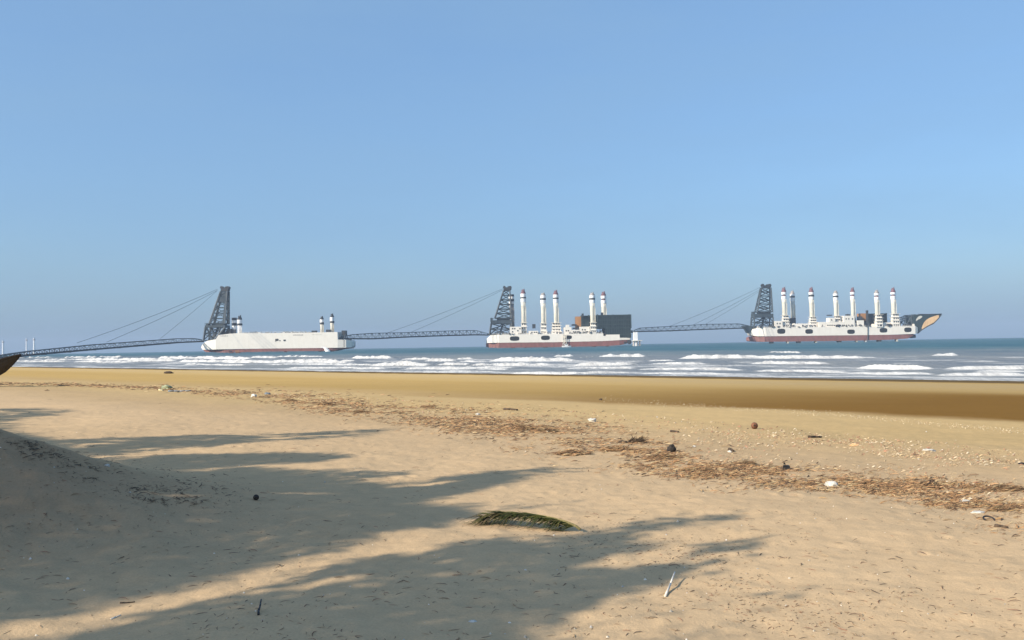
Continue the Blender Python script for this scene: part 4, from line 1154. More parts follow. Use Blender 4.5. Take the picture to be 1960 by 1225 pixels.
def beach_xy(p, t): 
    s_ = 97 - p * R2; d_ = t * R2
    return (s_ + d_) / 2, (s_ - d_) / 2
def wrack():
    rg = np.random.default_rng(3); M = 150000
    # guide line of the thick wrack in photo pixels
    gx = np.array([-60, 0, 150, 300, 420, 560, 700, 850, 1000, 1130, 1230, 1320, 1500, 1600, 1700, 1820, 1960, 2080, 2700])
    gy = np.array([731, 735, 737, 743, 752, 764, 786, 804, 822, 845, 868, 893, 915, 924, 934, 955, 972, 990, 1090])
    gw = np.array([2, 3, 4, 5, 9, 18, 25, 31, 37, 46, 42, 36, 23, 21, 25, 35, 40, 42, 60])
    q = rg.uniform(-60, 2700, M)
    py = np.interp(q, gx, gy) + np.interp(q, gx, gw) * rg.normal(0, .48, M)
    x, y, z = hits(q, py)
    cl = fbm(x / 1.1 + 5, y / .9, 201, 4) + .35 * fbm(x / .3, y / .3, 205, 2)
    k = (rg.uniform(-.24, .66, M) < cl + .25 * fbm(x / 3.0, y / .5, 207, 2)) | (rg.uniform(0, 1, M) < .06)
    # thin with nearness so that density per square metre stays natural
    k &= rg.uniform(0, 1, M) < np.clip(1.5 * (np.interp(q, gx, gw) / 36), .35, 1)
    scatter_litter('wrack_line', 'thick band of reddish brown leaves and twigs washed up across the beach', x[k], y[k], .028 + 0 * x[k] + .0024 * y[k], 5, spread=.3)
    # looser litter seaward of it
    n = 46000
    q = rg.uniform(500, 2080, n)
    lo = np.interp(q, [500, 900, 1300, 1600, 2080], [752, 772, 800, 830, 872]); hi = np.interp(q, gx, gy)
    f = rg.uniform(0, 1, n); py = lo + (hi - lo) * f
    x, y, z = hits(q, py); cl = fbm(x / 1.6 + 9, y / 1.2, 211, 4)
    band = np.exp(-((f - .22) / .2) ** 2) * smooth(1200, 1500, q) + .16
    k = rg.uniform(0, 1, n) < (cl * .9 + .42) * band
    pal = np.array([[.22, .14, .08], [.46, .34, .19], [.50, .38, .24], [.40, .20, .12], [.36, .24, .13], [.56, .46, .32]])
    scatter_litter('fine_litter', 'loose crumbs of shell and leaf seaward of the thick band', x[k], y[k], .016 + .0008 * y[k], 6, spread=.3, pal=pal, aspect=.3)
    # crest of shells at the edge of the wet slope
    n = 2200; q = rg.uniform(1150, 2050, n); py = np.interp(q, [980, 1300, 1600, 1960, 2050], [751, 776, 794, 827, 836]) + rg.normal(0, 2.6, n)
    x, y, z = hits(q, py)
    pal = np.array([[.50, .40, .24], [.56, .46, .30], [.36, .25, .14]])
    scatter_litter('shell_crest', 'thin line of pale shell grit along the edge of the wet slope', x, y, .016 + 0 * x, 7, mat='shell', pal=pal, aspect=.5)
    # sparse twigs over the dry foreground
    n = 8000; q = rg.uniform(-100, 2060, n); py = 745 + (1260 - 745) * rg.uniform(0, 1, n) ** .8
    base = np.interp(q, gx, gy + gw * .5)
    k = py > base
    q = q[k]; py = py[k]
    x, y, z = hits(q, py); cl = fbm(x / .8 + 2, y / .8, 221, 3)
    k = (rg.uniform(-.5, .75, len(q)) < cl) | (rg.uniform(0, 1, len(q)) < .04)
    pal = np.array([[.16, .10, .06], [.24, .15, .08], [.09, .06, .04], [.32, .22, .12], [.20, .09, .05]])
    scatter_litter('scattered_twigs', 'tiny dark twigs and needles strewn over the dry sand', x[k], y[k], .030 + .0020 * y[k], 8, pal=pal, aspect=.05, tilt=.008)
    # clusters of needles right of the shade's tip
    n = 1900; cx = rg.choice([1330, 1400, 1480, 1560, 1250, 1100, 560, 350, 260, 1750], n, p=[.2, .12, .1, .1, .13, .1, .05, .08, .06, .06])
    cyv = {1330: 1060, 1400: 1130, 1480: 1165, 1560: 1180, 1250: 1030, 1100: 1020, 560: 850, 350: 930, 260: 905, 1750: 1150}
    cy_ = np.array([cyv[int(c)] for c in cx]); q = cx + rg.normal(0, 75, n); py = cy_ + rg.normal(0, 22, n)
    x, y, z = hits(q, np.clip(py, 800, 1240))
    scatter_litter('needle_litter', 'patches of brown needles and grit around the shade', x, y, .014 + .0011 * y, 9, pal=pal, aspect=.10, tilt=.006)
    # crumbling rim of the dune
    n = 1000; u = rg.uniform(0, 1, n); a_ = rg.integers(0, 3, n)
    L3 = [([0, 120, 240, 360, 460], [838, 858, 892, 922, 948]), ([40, 140, 230, 330], [850, 885, 930, 968]), ([150, 240, 330, 420], [905, 925, 950, 975])]
    q = np.zeros(n); py = np.zeros(n)
    for i_, (lx, ly) in enumerate(L3):
        k_ = a_ == i_; q[k_] = lx[0] + (lx[-1] - lx[0]) * u[k_]; py[k_] = np.interp(q[k_], lx, ly)
    q += rg.normal(0, 16, n); py += rg.normal(0, 11, n)
    x, y, z = hits(q, py); cl = fbm(x / .35, y / .35, 231, 3); k = cl > -.05
    scatter_litter('dune_litter', 'dark root threads and crumbs along the rim of the shaded dune', x[k], y[k], .05 + 0 * x[k], 12, pal=np.array([[.12, .085, .05], [.18, .13, .08], [.07, .055, .04]]), aspect=.09, tilt=.02)
    # pale shell bits
    n = 330; q = rg.uniform(-60, 2050, n); py = 790 + 450 * rg.uniform(0, 1, n) ** .8
    x, y, z = hits(q, py)
    pal = np.array([[.56, .50, .40], [.50, .43, .33], [.62, .57, .50]])
    scatter_litter('shell_bits', 'small pale shell fragments strewn over the dry sand', x, y, .007 + .0007 * y, 10, mat='shell', pal=pal, aspect=.7, tilt=.002)
wrack()

def ico(mb_name, c, rx, ry, rz, mat, label, cat, rough=.15, seed=0, sub=3, flat=.0, yaw=0, parts=None, freq=3.0, group=None, name=None):
    """a lumpy solid resting on the sand"""
    import bmesh
    bm = bmesh.new(); bmesh.ops.create_icosphere(bm, subdivisions=sub, radius=1)
    rg = np.random.default_rng(seed); ph = rg.uniform(0, 20, 3)
    co = np.array([v.co[:] for v in bm.verts])
    n = fbm(co[:, 0] * freq + ph[0] + co[:, 2] * 1.3 * freq, co[:, 1] * freq + ph[1] - co[:, 2] * .7 * freq, seed + 300, 3)
    co = co * (1 + rough * 2 * n)[:, None]
    co[:, 2] = np.maximum(co[:, 2], -.75)
    co = co * np.array([rx, ry, rz])
    for v, q in zip(bm.verts, co): v.co = q
    me = bpy.data.meshes.new(mb_name); bm.to_mesh(me); bm.free()
    me.materials.append(MAT[mat]); me.polygons.foreach_set('use_smooth', [True] * len(me.polygons))
    o = bpy.data.objects.new(mb_name, me); C.objects.link(o)
    o.location = (c[0], c[1], c[2] + rz * .68); o.rotation_euler = (0, 0, yaw)
    if label: tag(o, label, cat, group)
    return o
def px_m(px, p): return px * p.y / FPX

def litter_clump(px, py, wpx, hpx, label, seed, pal=PAL, n=420, ln=.45, name='litter_heap', cat='litter heap', stems=0, group='heaps of washed-up litter'):
    """a small heap of leaves and twigs: one mesh of many slivers piled up"""
    c = hit(px, py); w = px_m(wpx, c) / 2; h = px_m(hpx, c)
    rg = np.random.default_rng(seed)
    r = np.sqrt(rg.uniform(0, 1, n)); th = rg.uniform(0, 2 * math.pi, n)
    x = c.x + r * np.cos(th) * w; y = c.y + r * np.sin(th) * w * .7
    dome = h * .7 * (1 - r ** 2) * rg.uniform(0, 1, n)
    z = height(x, y) + dome - .004
    L_ = w * ln * .75 * rg.lognormal(0, .4, n); wd = np.clip(L_ * .09, .004, .03)
    P = np.stack([x, y, z, rg.uniform(-.4, .8, n) * h * .5], 1)
    col = pal[rg.integers(0, len(pal), n)] * rg.uniform(.6, 1.3, (n, 1))
    V, F, cc = strips(P, rg.normal(-.1, .5, n), L_, wd, L_ * rg.uniform(0, .35, n), rg.normal(0, .7, n), col, .4)
    o = mesh_np(name, V, F, MAT['litter'], cols={'Col': np.clip(cc, 0, 1)}, smooth_=False, loc=(c.x, c.y, c.z))
    return tag(o, label, cat, group)

def crooked(mb, p, d, L_, r, rg, gen=0, n=5, droop=0):
    pts = [Vector(p)]; rs = [r]; dd = Vector(d).normalized()
    for k in range(n):
        dd = (dd + Vector((rg.uniform(-.25, .25), rg.uniform(-.25, .25), rg.uniform(-.2, .2) - droop))).normalized()
        pts.append(pts[-1] + dd * L_ / n); rs.append(r * (1 - .8 * (k + 1) / n))
        if gen and rg.random() < .6:
            crooked(mb, pts[-1], dd + Vector((rg.uniform(-1, 1), rg.uniform(-1, 1), rg.uniform(-.2, .5))), L_ * .45, rs[-1] * .7, rg, gen - 1, 4)
    mb.path(pts, rs, 6)

# palm frond lying in the foreground
def palm_frond():
    base = hit(1111, 1020); tip = hit(922, 1000); base.z += .03; tip.z += .05
    root = empty('palm_frond', hit(1015, 1012), 'green and straw coloured palm frond lying alone on the sand', 'palm frond')
    N_ = 26; pts = []; rs = []
    for k in range(N_ + 1):
        u = k / N_; q = base.lerp(tip, u); q.z += .085 * math.sin(math.pi * min(1, u * 1.02)) ** .6 * (1 - .25 * u)
        q.y += .03 * math.sin(math.pi * u); pts.append(q); rs.append(.011 * (1 - .85 * u) + .001)
    mb = MB(); mb.path(pts, rs, 7); mb.build('stem', MAT['litter_stem'], root)
    rg = random.Random(4); V = []; F = []; Cc = []
    axis = (tip - base).normalized()
    for k in range(675):
        kind_ = 'core' if k < 500 else 'fringe' if k < 600 else 'fan'
        side = rg.choice((-1, 1))
        if kind_ == 'core': u = rg.uniform(.04, .78); L_ = rg.uniform(.12, .26); sp = rg.uniform(.02, .34); lift = rg.uniform(-.26, .14); droop = rg.uniform(.1, .9)
        elif kind_ == 'fringe': u = rg.uniform(.15, .95); L_ = rg.uniform(.08, .17); sp = rg.uniform(.5, 1.4); lift = rg.uniform(-.5, .1); droop = rg.uniform(.5, 1.4); side = -1
        else: u = rg.uniform(.60, 1); L_ = rg.uniform(.14, .30); sp = rg.uniform(.1, 1.9); lift = rg.uniform(-.35, .35); droop = rg.uniform(.2, 1.1); side = rg.choice((-1, -1, 1))
        i = min(int(u * N_), N_ - 1); q = pts[i].lerp(pts[i + 1], u * N_ - i)
        d = (axis + Vector((0, side * sp, 0)) + Vector((0, 0, lift))).normalized()
        nrm = d.cross(Vector((0, 0, 1))).normalized(); w = rg.uniform(.004, .008)
        n0 = len(V); c = rg.choice(((.045, .065, .010), (.08, .10, .016), (.14, .135, .028), (.018, .028, .006), (.17, .14, .045), (.025, .035, .008)))
        if kind_ == 'fan' and rg.random() < .45: c = rg.choice(((.20, .15, .06), (.10, .07, .03)))
        K = 4
        for j in range(K + 1):
            s_ = j / K; pp = q + d * L_ * s_; pp.z -= s_ * s_ * L_ * droop * .55
            gz = float(height(np.array([pp.x]), np.array([pp.y]))[0]) + .006; pp.z = max(pp.z, gz)
            ww = w * (1 - s_ ** 2 * .95)
            V += [tuple(pp - nrm * ww), tuple(pp + nrm * ww), tuple(pp + Vector((0, 0, ww * .7)))]; Cc += [c] * 3
            if j:
                a = n0 + (j - 1) * 3; b = n0 + j * 3
                F += [(a, b, b + 2, a + 2), (a + 2, b + 2, b + 1, a + 1), (a + 1, b + 1, b, a)]
    mesh_np('leaflets', V, F, MAT['leaf'], parent=root, cols={'Col': Cc}, smooth_=False)
MAT['litter_stem'] = simple('straw_coloured_stem', (.16, .13, .05), (.30, .24, .10), 30)
palm_frond()

# coconut
def coconut(px, py, d_px, label, mat='husk', name='coconut'):
    c = hit(px, py); r = px_m(d_px, c) / 2
    root = empty(name, c, label, 'coconut', 'coconuts on the sand')
    mb = MB(); n = 18; prof = []
    vs = []; fs = []
    for i in range(13):
        th = math.pi * i / 12
        for k in range(n):
            a = 2 * math.pi * k / n; rr = r * math.sin(th) * (1 + .07 * math.cos(3 * a)); vs.append((c.x + rr * math.cos(a), c.y + rr * math.sin(a), c.z + r * .92 - r * 1.02 * math.cos(th)))
    for i in range(12):
        for k in range(n): fs.append((i * n + k, i * n + (k + 1) % n, (i + 1) * n + (k + 1) % n, (i + 1) * n + k))
    mb.add(vs, fs); mb.build('husk', MAT[mat], root, smooth_=True)
    mb = MB(); e = Vector((c.x - r * .25, c.y - r * .86, c.z + r * 1.15)); mb.tube(e, e + Vector((-.05, -.2, .06)) * r, r * .28, r * .2, n=9); mb.build('stalk_scar', MAT['drift'], root)
coconut(1444, 821, 13, 'reddish brown round coconut lying alone above the wet slope')
coconut(490, 957, 11, 'dark coconut lying in the shade below the dune', 'husk_dark')

# driftwood root and stump
def driftwood(px, py, wpx, label, seed, name='driftwood', mat='drift', gen=2, L_=1.0, up=.25, cat='driftwood'):
    c = hit(px, py); w = px_m(wpx, c); rg = random.Random(seed)
    root = empty(name, c, label, cat)
    mb = MB(); st = c + Vector((-w * .5, 0, .02)); crooked(mb, st, Vector((1, .1, up * .35)), w * L_, w * .075, rg, gen, 6)
    mb.build('trunk', MAT[mat], root, smooth_=True)
    mb = MB()
    for k in range(30): crooked(mb, c + Vector((w * rg.uniform(-.1, .38), 0, w * .08)), Vector((rg.uniform(.2, 1), rg.uniform(-.5, .5), rg.uniform(-.1, up * 1.6))), w * rg.uniform(.2, .38), w * .034, rg, 1, 4)
    mb.build('root_tangle', MAT[mat], root, smooth_=True)
driftwood(1208, 848, 46, 'black tangled driftwood root on top of the brown litter band', 3)
def stump():
    c = hit(1285, 866); w = px_m(16, c); root = empty('husk_stump', c, 'upright dark broken husk standing in the brown litter band', 'husk')
    o = ico('husk', (c.x, c.y, c.z), w * .5, w * .4, w * .55, 'husk_dark', None, None, .25, 5); o.parent = root; o.location = (0, 0, w * .35); o.rotation_euler = (0, .3, 0)
    rg = random.Random(2); mb = MB()
    for k in range(9): crooked(mb, c + Vector((rg.uniform(-.3, .3) * w, 0, w * .2)), Vector((rg.uniform(-1, 1), rg.uniform(-.6, .6), rg.uniform(.0, .6))), w * .7, w * .05, rg, 0, 4)
    mb.build('fibre', MAT['drift'], root)
stump()

# black torn box
def black_box():
    c = hit(1505, 899); w = px_m(16, c); h = px_m(11, c)
    root = empty('torn_black_box', c, 'small black torn plastic box standing on the sand near the litter band', 'box')
    mb = MB(); t = .006
    vs = [(-.5, -.3, 0), (.5, -.3, 0), (.45, .3, 0), (-.42, .3, 0), (-.40, -.24, 1.0), (.36, -.22, .82), (.34, .26, .9), (-.33, .24, .78)]
    vs = [(c.x + a * w, c.y + b * w, c.z - .01 + d * h) for a, b, d in vs]
    mb.add(vs, [(0, 3, 2, 1), (0, 1, 5, 4), (1, 2, 6, 5), (2, 3, 7, 6), (3, 0, 4, 7), (4, 5, 6, 7)]); mb.build('body', MAT['rubber'], root)
    mb = MB(); mb.add([(c.x - .4 * w, c.y - .24 * w, c.z + h * .98), (c.x - .1 * w, c.y - .26 * w, c.z + h * .93), (c.x - .28 * w, c.y - .3 * w, c.z + h * 1.35), (c.x - .38 * w, c.y - .28 * w, c.z + h * 1.38)], [(0, 1, 2, 3), (3, 2, 1, 0)]); 
    mb.tube((c.x - .5 * w, c.y - .3 * w, c.z + .01), (c.x - .95 * w, c.y - .34 * w, c.z + .015), .012, .004, n=5)
    mb.build('torn_flap', MAT['rubber'], root)
black_box()

# white and coloured litter, each piece its own thing
def crumple(px, py, wpx, hpx, mat, label, cat, seed, name='plastic_bag', rough=.32, freq=2.2):
    c = hit(px, py); w = px_m(wpx, c) / 2; h = px_m(hpx, c) / 2
    return ico(name, (c.x, c.y, c.z - .01), w, w * .6, max(h, .012), mat, label, cat, rough, seed, 4, yaw=random.uniform(-.4, .4), freq=freq)
crumple(1592, 931, 24, 14, 'plastic_white', 'crumpled white plastic bag caught in the litter band, right of the black box', 'plastic bag', 31)
crumple(1134, 807, 14, 9, 'plastic_white', 'white crumpled bag seaward of the litter, above the driftwood root', 'plastic bag', 32)
crumple(486, 760, 12, 7, 'plastic_white', 'white lump at the left end of the litter band, beside grey scraps', 'foam block', 33, name='foam_block')
crumple(512, 755, 12, 5, 'plastic_blue', 'pale grey scrap just right of the white lump', 'plastic scrap', 34, name='plastic_scrap')
crumple(318, 745, 18, 9, 'plastic_green', 'green plastic heap at the far left end of the litter', 'plastic heap', 35, name='plastic_heap')
crumple(308, 748, 10, 5, 'yellow', 'yellowish scrap against the green plastic heap', 'plastic scrap', 36, name='plastic_scrap')
crumple(1846, 961, 18, 7, 'plastic_white', 'flat white piece in the litter band near the right edge', 'foam piece', 37, name='foam_piece')
crumple(1872, 981, 24, 6, 'plastic_white', 'dirty pale slab lying just left of the dark ring', 'foam slab', 38, name='foam_slab', rough=.15)
crumple(1778, 863, 22, 6, 'plastic_white', 'low whitish heap of shells in the fine litter near the right edge', 'shell heap', 39, name='shell_heap')
crumple(1955, 889, 12, 6, 'rubber', 'black scrap at the right edge level with the black box', 'plastic scrap', 40, name='plastic_scrap')
crumple(322, 715, 16, 5, 'drift', 'low dark clump alone on the golden sand near the surf', 'seaweed clump', 41, name='seaweed_clump')
crumple(1150, 766, 6, 5, 'drift', 'tiny dark lump alone on the edge of the wet slope', 'stone', 42, name='stone')
crumple(905, 1190, 16, 6, 'plastic_white', 'small white shell in the shade at the bottom', 'shell', 43, name='shell', rough=.12)
crumple(130, 1108, 8, 4, 'plastic_white', 'tiny white shell in the deep shade at lower left', 'shell', 44, name='shell', rough=.1)
crumple(1635, 853, 16, 6, 'tan', 'orange scrap in the fine litter seaward of the black box', 'plastic scrap', 46, name='plastic_scrap')
crumple(205, 892, 10, 6, 'plastic_white', 'white scrap on the flank of the shaded dune', 'plastic scrap', 47, name='plastic_scrap')
crumple(1397, 866, 8, 6, 'plastic_white', 'small pale block below the coconut', 'foam block', 48, name='foam_block')
crumple(1328, 856, 8, 5, 'plastic_white', 'small white block right of the broken husk', 'foam block', 49, name='foam_block')
crumple(915, 795, 9, 6, 'plastic_white', 'white scrap at the upper edge of the litter band, left of centre', 'plastic scrap', 50, name='plastic_scrap')

def stick(p0, p1, r, label, mat='drift', cat='stick', name='stick', seed=0, lift=0.0, gen=0):
    a = hit(*p0); b = hit(*p1); rg = random.Random(seed)
    root_loc = (a + b) / 2
    mb = MB(); K = max(2, min(7, int((b - a).length / (r * 5)))); pts = []; rs = []
    if mat == 'bleached': K = 2
    for k in range(K + 1):
        u = k / K; q = a.lerp(b, u); g_ = float(height(np.array([q.x]), np.array([q.y]))[0])
        q.x += rg.uniform(-.25, .25) * r; q.y += rg.uniform(-.25, .25) * r; q.z = g_ + r * .6 + lift * u; pts.append(q); rs.append(r * (1 - .45 * u))
    mb.path(pts, rs, 8)
    o = mb.build(name, MAT[mat], loc=(root_loc.x, root_loc.y, root_loc.z), smooth_=True)
    return tag(o, label, cat)
stick((1274, 1143), (1292, 1110), .0085, 'slim bleached white stick standing out right of the shade', 'bleached', seed=1, lift=.05)
stick((494, 1178), (500, 1164), .008, 'short black stick end in the shade at the bottom', 'rubber', seed=2, lift=.05)
stick((322, 750), (366, 749), .05, 'blue-grey plank lying right of the green plastic heap', 'plastic_blue', cat='plank', name='plank', seed=3)
stick((1905, 1009), (1930, 1012), .02, 'dark stick just below the dark ring at right', seed=4)
stick((1548, 838), (1572, 838), .03, 'dark stick seaward of the black box', seed=5)
stick((1284, 827), (1300, 828), .03, 'dark stick between the coconut and the driftwood root', seed=6)
stick((1396, 862), (1404, 865), .03, 'short dark stick just left below the coconut', seed=7)
stick((230, 1155), (258, 1153), .006, 'dark curved twig on the sunlit strip at lower left', seed=8)
stick((212, 1186), (232, 1178), .005, 'pale twig on the sunlit strip at lower left', 'bleached', seed=9)
stick((965, 785), (990, 786), .045, 'brown stick on the golden sand behind the litter', seed=10)

# dark ring (old tyre or coil)
def ring():
    c = hit(1893, 995); R_ = px_m(19, c) / 2; r = R_ * .18
    n, m = 30, 8; vs = []; fs = []
    for i in range(n):
        a = 2 * math.pi * i / n
        for j in range(m):
            b = 2 * math.pi * j / m; rr = R_ + r * math.cos(b)
            vs.append((c.x + rr * math.cos(a), c.y + rr * math.sin(a), c.z + r * .8 + r * math.sin(b) + .02 * math.sin(a)))
    for i in range(n):
        for j in range(m): fs.append((i * m + j, ((i + 1) % n) * m + j, ((i + 1) % n) * m + (j + 1) % m, i * m + (j + 1) % m))
    mb = MB(); mb.add(vs, fs); o = mb.build('ring', MAT['rubber'], loc=tuple(c), smooth_=True)
    tag(o, 'dark rubber ring lying flat at the lower edge of the litter near the right', 'ring')
ring()

DK = PAL * .75
litter_clump(1780, 934, 62, 14, 'brown heap in the litter band between the white bag and the right edge', 61)
litter_clump(1925, 938, 66, 15, 'dark brown heap in the litter band at the right edge', 62, DK)
litter_clump(1860, 935, 34, 10, 'small heap left of the dark heap at the right edge', 63)
litter_clump(1428, 889, 40, 10, 'isolated brown heap between the broken husk and the black box', 64, DK)
litter_clump(1655, 928, 60, 11, 'brown heap just right of the white plastic bag', 65)
litter_clump(1915, 976, 50, 11, 'brown heap just above the dark ring', 66, DK)
litter_clump(1270, 878, 56, 16, 'reddish heap around the broken husk', 67)
litter_clump(1335, 903, 60, 12, 'reddish heap at the bottom edge of the litter right of centre', 68)
litter_clump(1180, 862, 60, 13, 'reddish heap just below the driftwood root', 69)
litter_clump(1095, 870, 70, 12, 'sprawling heap of dull brown leaves left below the driftwood root', 70)
litter_clump(1000, 822, 54, 11, 'reddish heap in the middle of the litter band', 71)
litter_clump(1045, 826, 46, 10, 'brown heap right of the middle reddish heap', 72, DK)
litter_clump(555, 768, 26, 7, 'dark heap right of the white lump near the left end of the band', 73, DK, 260)
litter_clump(625, 775, 40, 7, 'reddish heap in the left part of the litter band', 74, PAL, 300)
litter_clump(690, 790, 38, 8, 'brown heap in the left part of the litter band, second of its row', 75, DK, 300)
litter_clump(820, 780, 32, 8, 'reddish heap on the seaward edge left of centre', 76, PAL, 260)
litter_clump(90, 748, 10, 4, 'small dark tuft near the left edge of the golden sand', 77, DK, 120)

# ------------------------------------------------------------------ trees left of the view whose crowns throw the shade
def in_poly(px, py, poly):
    inside = np.zeros(len(px), bool); n = len(poly)
    for i in range(n):
        x0, y0 = poly[i]; x1, y1 = poly[(i + 1) % n]
        c = ((y0 > py) != (y1 > py)) & (px < (x1 - x0) * (py - y0) / (y1 - y0 + 1e-9) + x0)
        inside ^= c
    return inside
def shade_points(poly, n, rg):
    """points on the sand (uniform per square metre) under a photographed shadow outline"""
    P = np.array(poly, float); hx, hy, hz = hits(P[:, 0], P[:, 1])
    G = list(zip(hx, hy)); out = []
    while sum(len(o[0]) for o in out) < n:
        x = rg.uniform(hx.min(), hx.max(), n * 2); y = rg.uniform(hy.min(), hy.max(), n * 2)
        k = in_poly(x, y, G); out.append((x[k], y[k]))
    x = np.concatenate([o[0] for o in out])[:n]; y = np.concatenate([o[1] for o in out])[:n]
    return x, y
SX, SY, SZ = SUN_DIR
def shade_tree(label, polys, hmin, hmax, seed, per_m2, trunk_at, leafcol, thick=2.2):
    rg = np.random.default_rng(seed); rr = random.Random(seed)
    X = []; Yv = []; Z = []
    for poly, dens, h0 in polys:
        P = np.array(poly, float); hx, hy, _ = hits(P[:, 0], P[:, 1])
        area = abs(sum(hx[i] * hy[(i + 1) % len(hx)] - hx[(i + 1) % len(hx)] * hy[i] for i in range(len(hx)))) / 2
        n = int(max(60, min(120000, area * per_m2 * dens)))
        x, y = shade_points(poly, n, rg)
        hl = math.hypot(SX, SY); ax, ay = -SX / hl, -SY / hl
        solid = dens >= .9; thr = .74 if dens >= 1 else .58; e1 = rg.normal(0, .12 if solid else .30, n) * (rg.uniform(0, 1, n) < .75); e2 = rg.normal(0, .09, n)
        x = x + ax * e1 - ay * e2; y = y + ay * e1 + ax * e2
        uu = x * ax + y * ay; vv = -x * ay + y * ax
        gap = fbm(uu / 1.5 + seed, vv / .26, seed + 17, 3) + .5 * fbm(uu / 3.5, vv / .8, seed + 19, 2)
        kk = gap < (thr if solid else .52 - .30 * (1 - dens)) + rg.normal(0, .06, n)
        x = x[kk]; y = y[kk]; n = len(x)
        if dens < .9:      # airy crowns: gaps between the sprays of leaves
            kk = rg.uniform(-.6, .08, n) < fbm(x / .55 + y / 2, y / .4, seed + 7, 3); x = x[kk]; y = y[kk]; n = len(x)
        g = height(x, y)
        # clumpy crown: heights vary smoothly over the outline plus a thickness
        hh = h0 + (hmax - hmin) * .25 * fbm(x / 1.3, y / 1.3, seed, 2) + rg.uniform(-.5, .5, n) * thick
        k = hh / SZ
        X.append(x + SX * k + rg.normal(0, .03, n)); Yv.append(y + SY * k + rg.normal(0, .03, n)); Z.append(g + hh)
    X = np.concatenate(X); Yv = np.concatenate(Yv); Z = np.concatenate(Z); n = len(X)
    tx, ty = trunk_at; tz = float(height(np.array([tx]), np.array([ty]))[0])
    root = empty('shore_tree', (tx, ty, tz), label, 'tree', 'trees behind the beach')
    # leaves: folded blades
    L_ = rg.uniform(.09, .20, n); W = L_ * rg.uniform(.32, .5, n)
    d = rg.normal(0, 1, (n, 3)); d[:, 2] *= .6; d /= np.linalg.norm(d, axis=1)[:, None]
    e = rg.normal(0, 1, (n, 3)); e -= (e * d).sum(1)[:, None] * d; e /= np.linalg.norm(e, axis=1)[:, None]
    c = np.stack([X, Yv, Z], 1)
    v = np.stack([c - d * L_[:, None] / 2, c + e * W[:, None] / 2, c + d * L_[:, None] / 2, c - e * W[:, None] / 2], 1).reshape(-1, 3)
    F = np.arange(4 * n).reshape(-1, 4)
    lc = np.array(leafcol)[rg.integers(0, len(leafcol), n)] * rg.uniform(.7, 1.3, (n, 1))
    mesh_np('crown', v, F, MAT['leaf'], parent=root, cols={'Col': np.repeat(lc, 4, axis=0)}, smooth_=False)
    # trunk and limbs reaching into the leaf cloud
    mb = MB(); cen = c.mean(0); top = Vector((tx + (cen[0] - tx) * .5, ty + (cen[1] - ty) * .5, tz + (cen[2] - tz) * .62))
    pts = [Vector((tx, ty, tz - .3)), Vector((tx + .1, ty, tz + .8)), Vector((tx, ty, tz)).lerp(top, .55) + Vector((.15, .1, 0)), top]
    mb.path(pts, [.26, .21, .16, .13], 10)
    tr = mb.build('trunk', MAT['bark'], root, smooth_=True)
    lb = MB()
    for k in range(26):
        tgt = Vector(c[rr.randrange(n)]); st = pts[2].lerp(pts[3], rr.uniform(.2, 1)); mid = st.lerp(tgt, .5) + Vector((rr.uniform(-.3, .3), rr.uniform(-.3, .3), rr.uniform(.0, .4)))
        lb.path([st, mid, tgt], [.06, .035, .008], 6)
        for q in range(5):
            t2 = Vector(c[rr.randrange(n)])
            if (t2 - mid).length < 2.2: lb.path([mid, t2], [.02, .005], 5)
    lb.build('limb', MAT['bark'], root, smooth_=True)
    return root
GREENS = [(.05, .085, .02), (.07, .11, .03), (.04, .07, .02), (.09, .12, .035)]
# outlines of the shade, in photo pixels
big_left = [(-420, 800), (-60, 822), (0, 826), (110, 845), (250, 905), (330, 905), (470, 893), (560, 905), (700, 925), (820, 925), (930, 905), (1000, 900), (960, 925), (850, 950), (780, 965), (900, 970), (880, 990), (800, 1010), (720, 1030), (600, 1055), (480, 1085), (330, 1125), (200, 1150), (60, 1180), (-60, 1200), (-420, 1240)]
tip_l1 = [(780, 925), (900, 908), (1000, 898), (1085, 896), (1010, 908), (920, 935), (800, 950)]
tip_l2 = [(800, 972), (900, 968), (1000, 964), (1075, 962), (980, 976), (900, 985), (820, 998)]
streak1 = [(-300, 870), (100, 842), (300, 836), (520, 832), (640, 826), (735, 822), (640, 838), (500, 845), (380, 856), (230, 866), (140, 868)]
streak2 = [(230, 880), (330, 870), (480, 868), (620, 868), (665, 874), (600, 884), (470, 890), (360, 898), (270, 905)]
streak3 = [(350, 900), (480, 898), (600, 897), (700, 902), (780, 906), (680, 918), (540, 915), (420, 912)]
streak0 = [(-300, 800), (-60, 782), (60, 781), (135, 786), (100, 795), (20, 800), (-100, 812)]
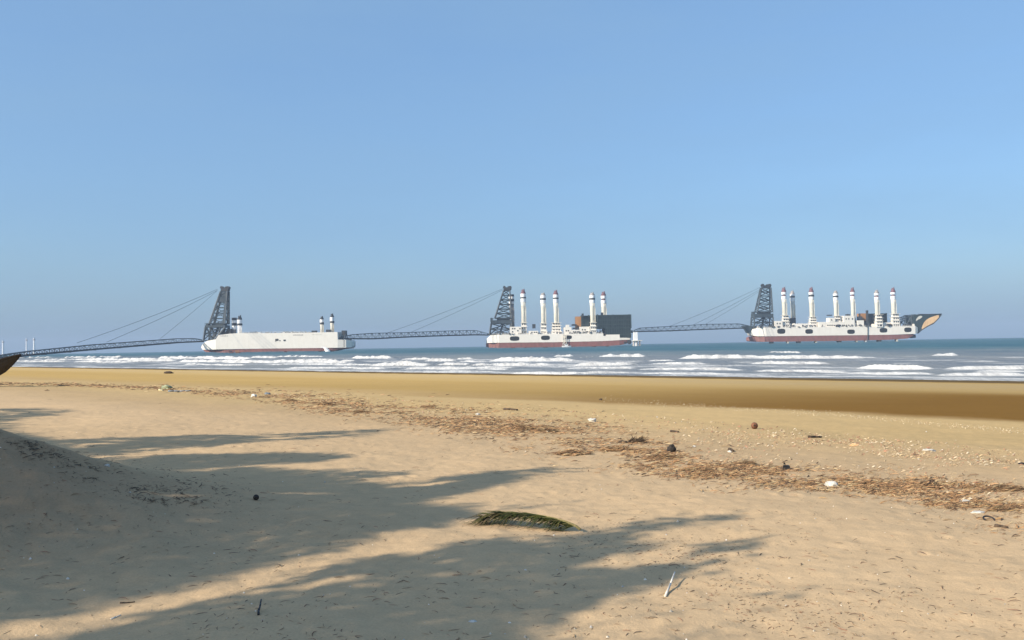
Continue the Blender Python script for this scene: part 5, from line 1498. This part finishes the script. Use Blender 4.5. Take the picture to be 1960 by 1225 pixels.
low_main = [(-100, 1260), (160, 1215), (330, 1165), (480, 1138), (560, 1105), (700, 1075), (800, 1062), (900, 1040), (960, 1030), (1040, 1050), (1120, 1020), (1200, 1030), (1290, 1050), (1310, 1075), (1270, 1105), (1190, 1130), (1120, 1160), (1040, 1190), (1000, 1215), (1060, 1260)]
tip_b1 = [(1090, 1020), (1180, 1018), (1250, 998), (1330, 988), (1392, 986), (1380, 998), (1300, 1012), (1230, 1020), (1180, 1035)]
tip_b2 = [(1190, 1050), (1300, 1045), (1370, 1040), (1455, 1034), (1400, 1052), (1370, 1064), (1300, 1060), (1230, 1075)]
tip_b3 = [(1150, 1100), (1260, 1080), (1330, 1082), (1350, 1090), (1270, 1108), (1200, 1125)]
tip_b4 = [(1200, 1260), (1290, 1205), (1400, 1160), (1500, 1140), (1440, 1165), (1360, 1200), (1290, 1260)]
tip_b5 = [(880, 1058), (940, 1036), (1000, 1030), (1060, 1036), (1000, 1060), (920, 1075)]
shade_tree('spreading tree left of the view whose crown shades the dune',
           [(big_left, 1.0, 7.0), (tip_l1, .85, 6.6), (tip_l2, .6, 6.4)], 5, 9, 71, 1000, (-15.5, 3.0), GREENS)
shade_tree('farther tree left of the view, throwing the thin upper streaks of shade',
           [(streak1, .8, 6.6), (streak2, 1.0, 6.4), (streak3, .6, 6.2), (streak0, .8, 6.8)], 5, 8, 72, 900, (-17.5, 9.5), GREENS, 1.4)
shade_tree('nearest tree left of the camera, its crown shading the bottom of the view',
           [(low_main, .9, 6.0), (tip_b1, .85, 6.0), (tip_b2, .85, 6.0), (tip_b3, .6, 5.8), (tip_b4, .30, 5.8), (tip_b5, .5, 6)], 4.5, 8, 73, 900, (-10.5, -2.5), GREENS)

# ------------------------------------------------------------------ haze
def haze():
    mb = MB(); mb.box((-6800, -300, -11), (6800, 6800, 110))
    m, nt, b = new_mat('sea_haze'); nt.nodes.remove(b)
    v = N(nt, 'ShaderNodeVolumePrincipled'); v.inputs['Density'].default_value = .00013
    v.inputs['Color'].default_value = (.55, .68, .88, 1); v.inputs['Anisotropy'].default_value = 0.0
    nt.links.new(v.outputs[0], nt.nodes['Material Output'].inputs['Volume'])
    o = mb.build('haze', m); tag(o, 'thin pale sea haze over the water', None, kind='stuff')
haze()
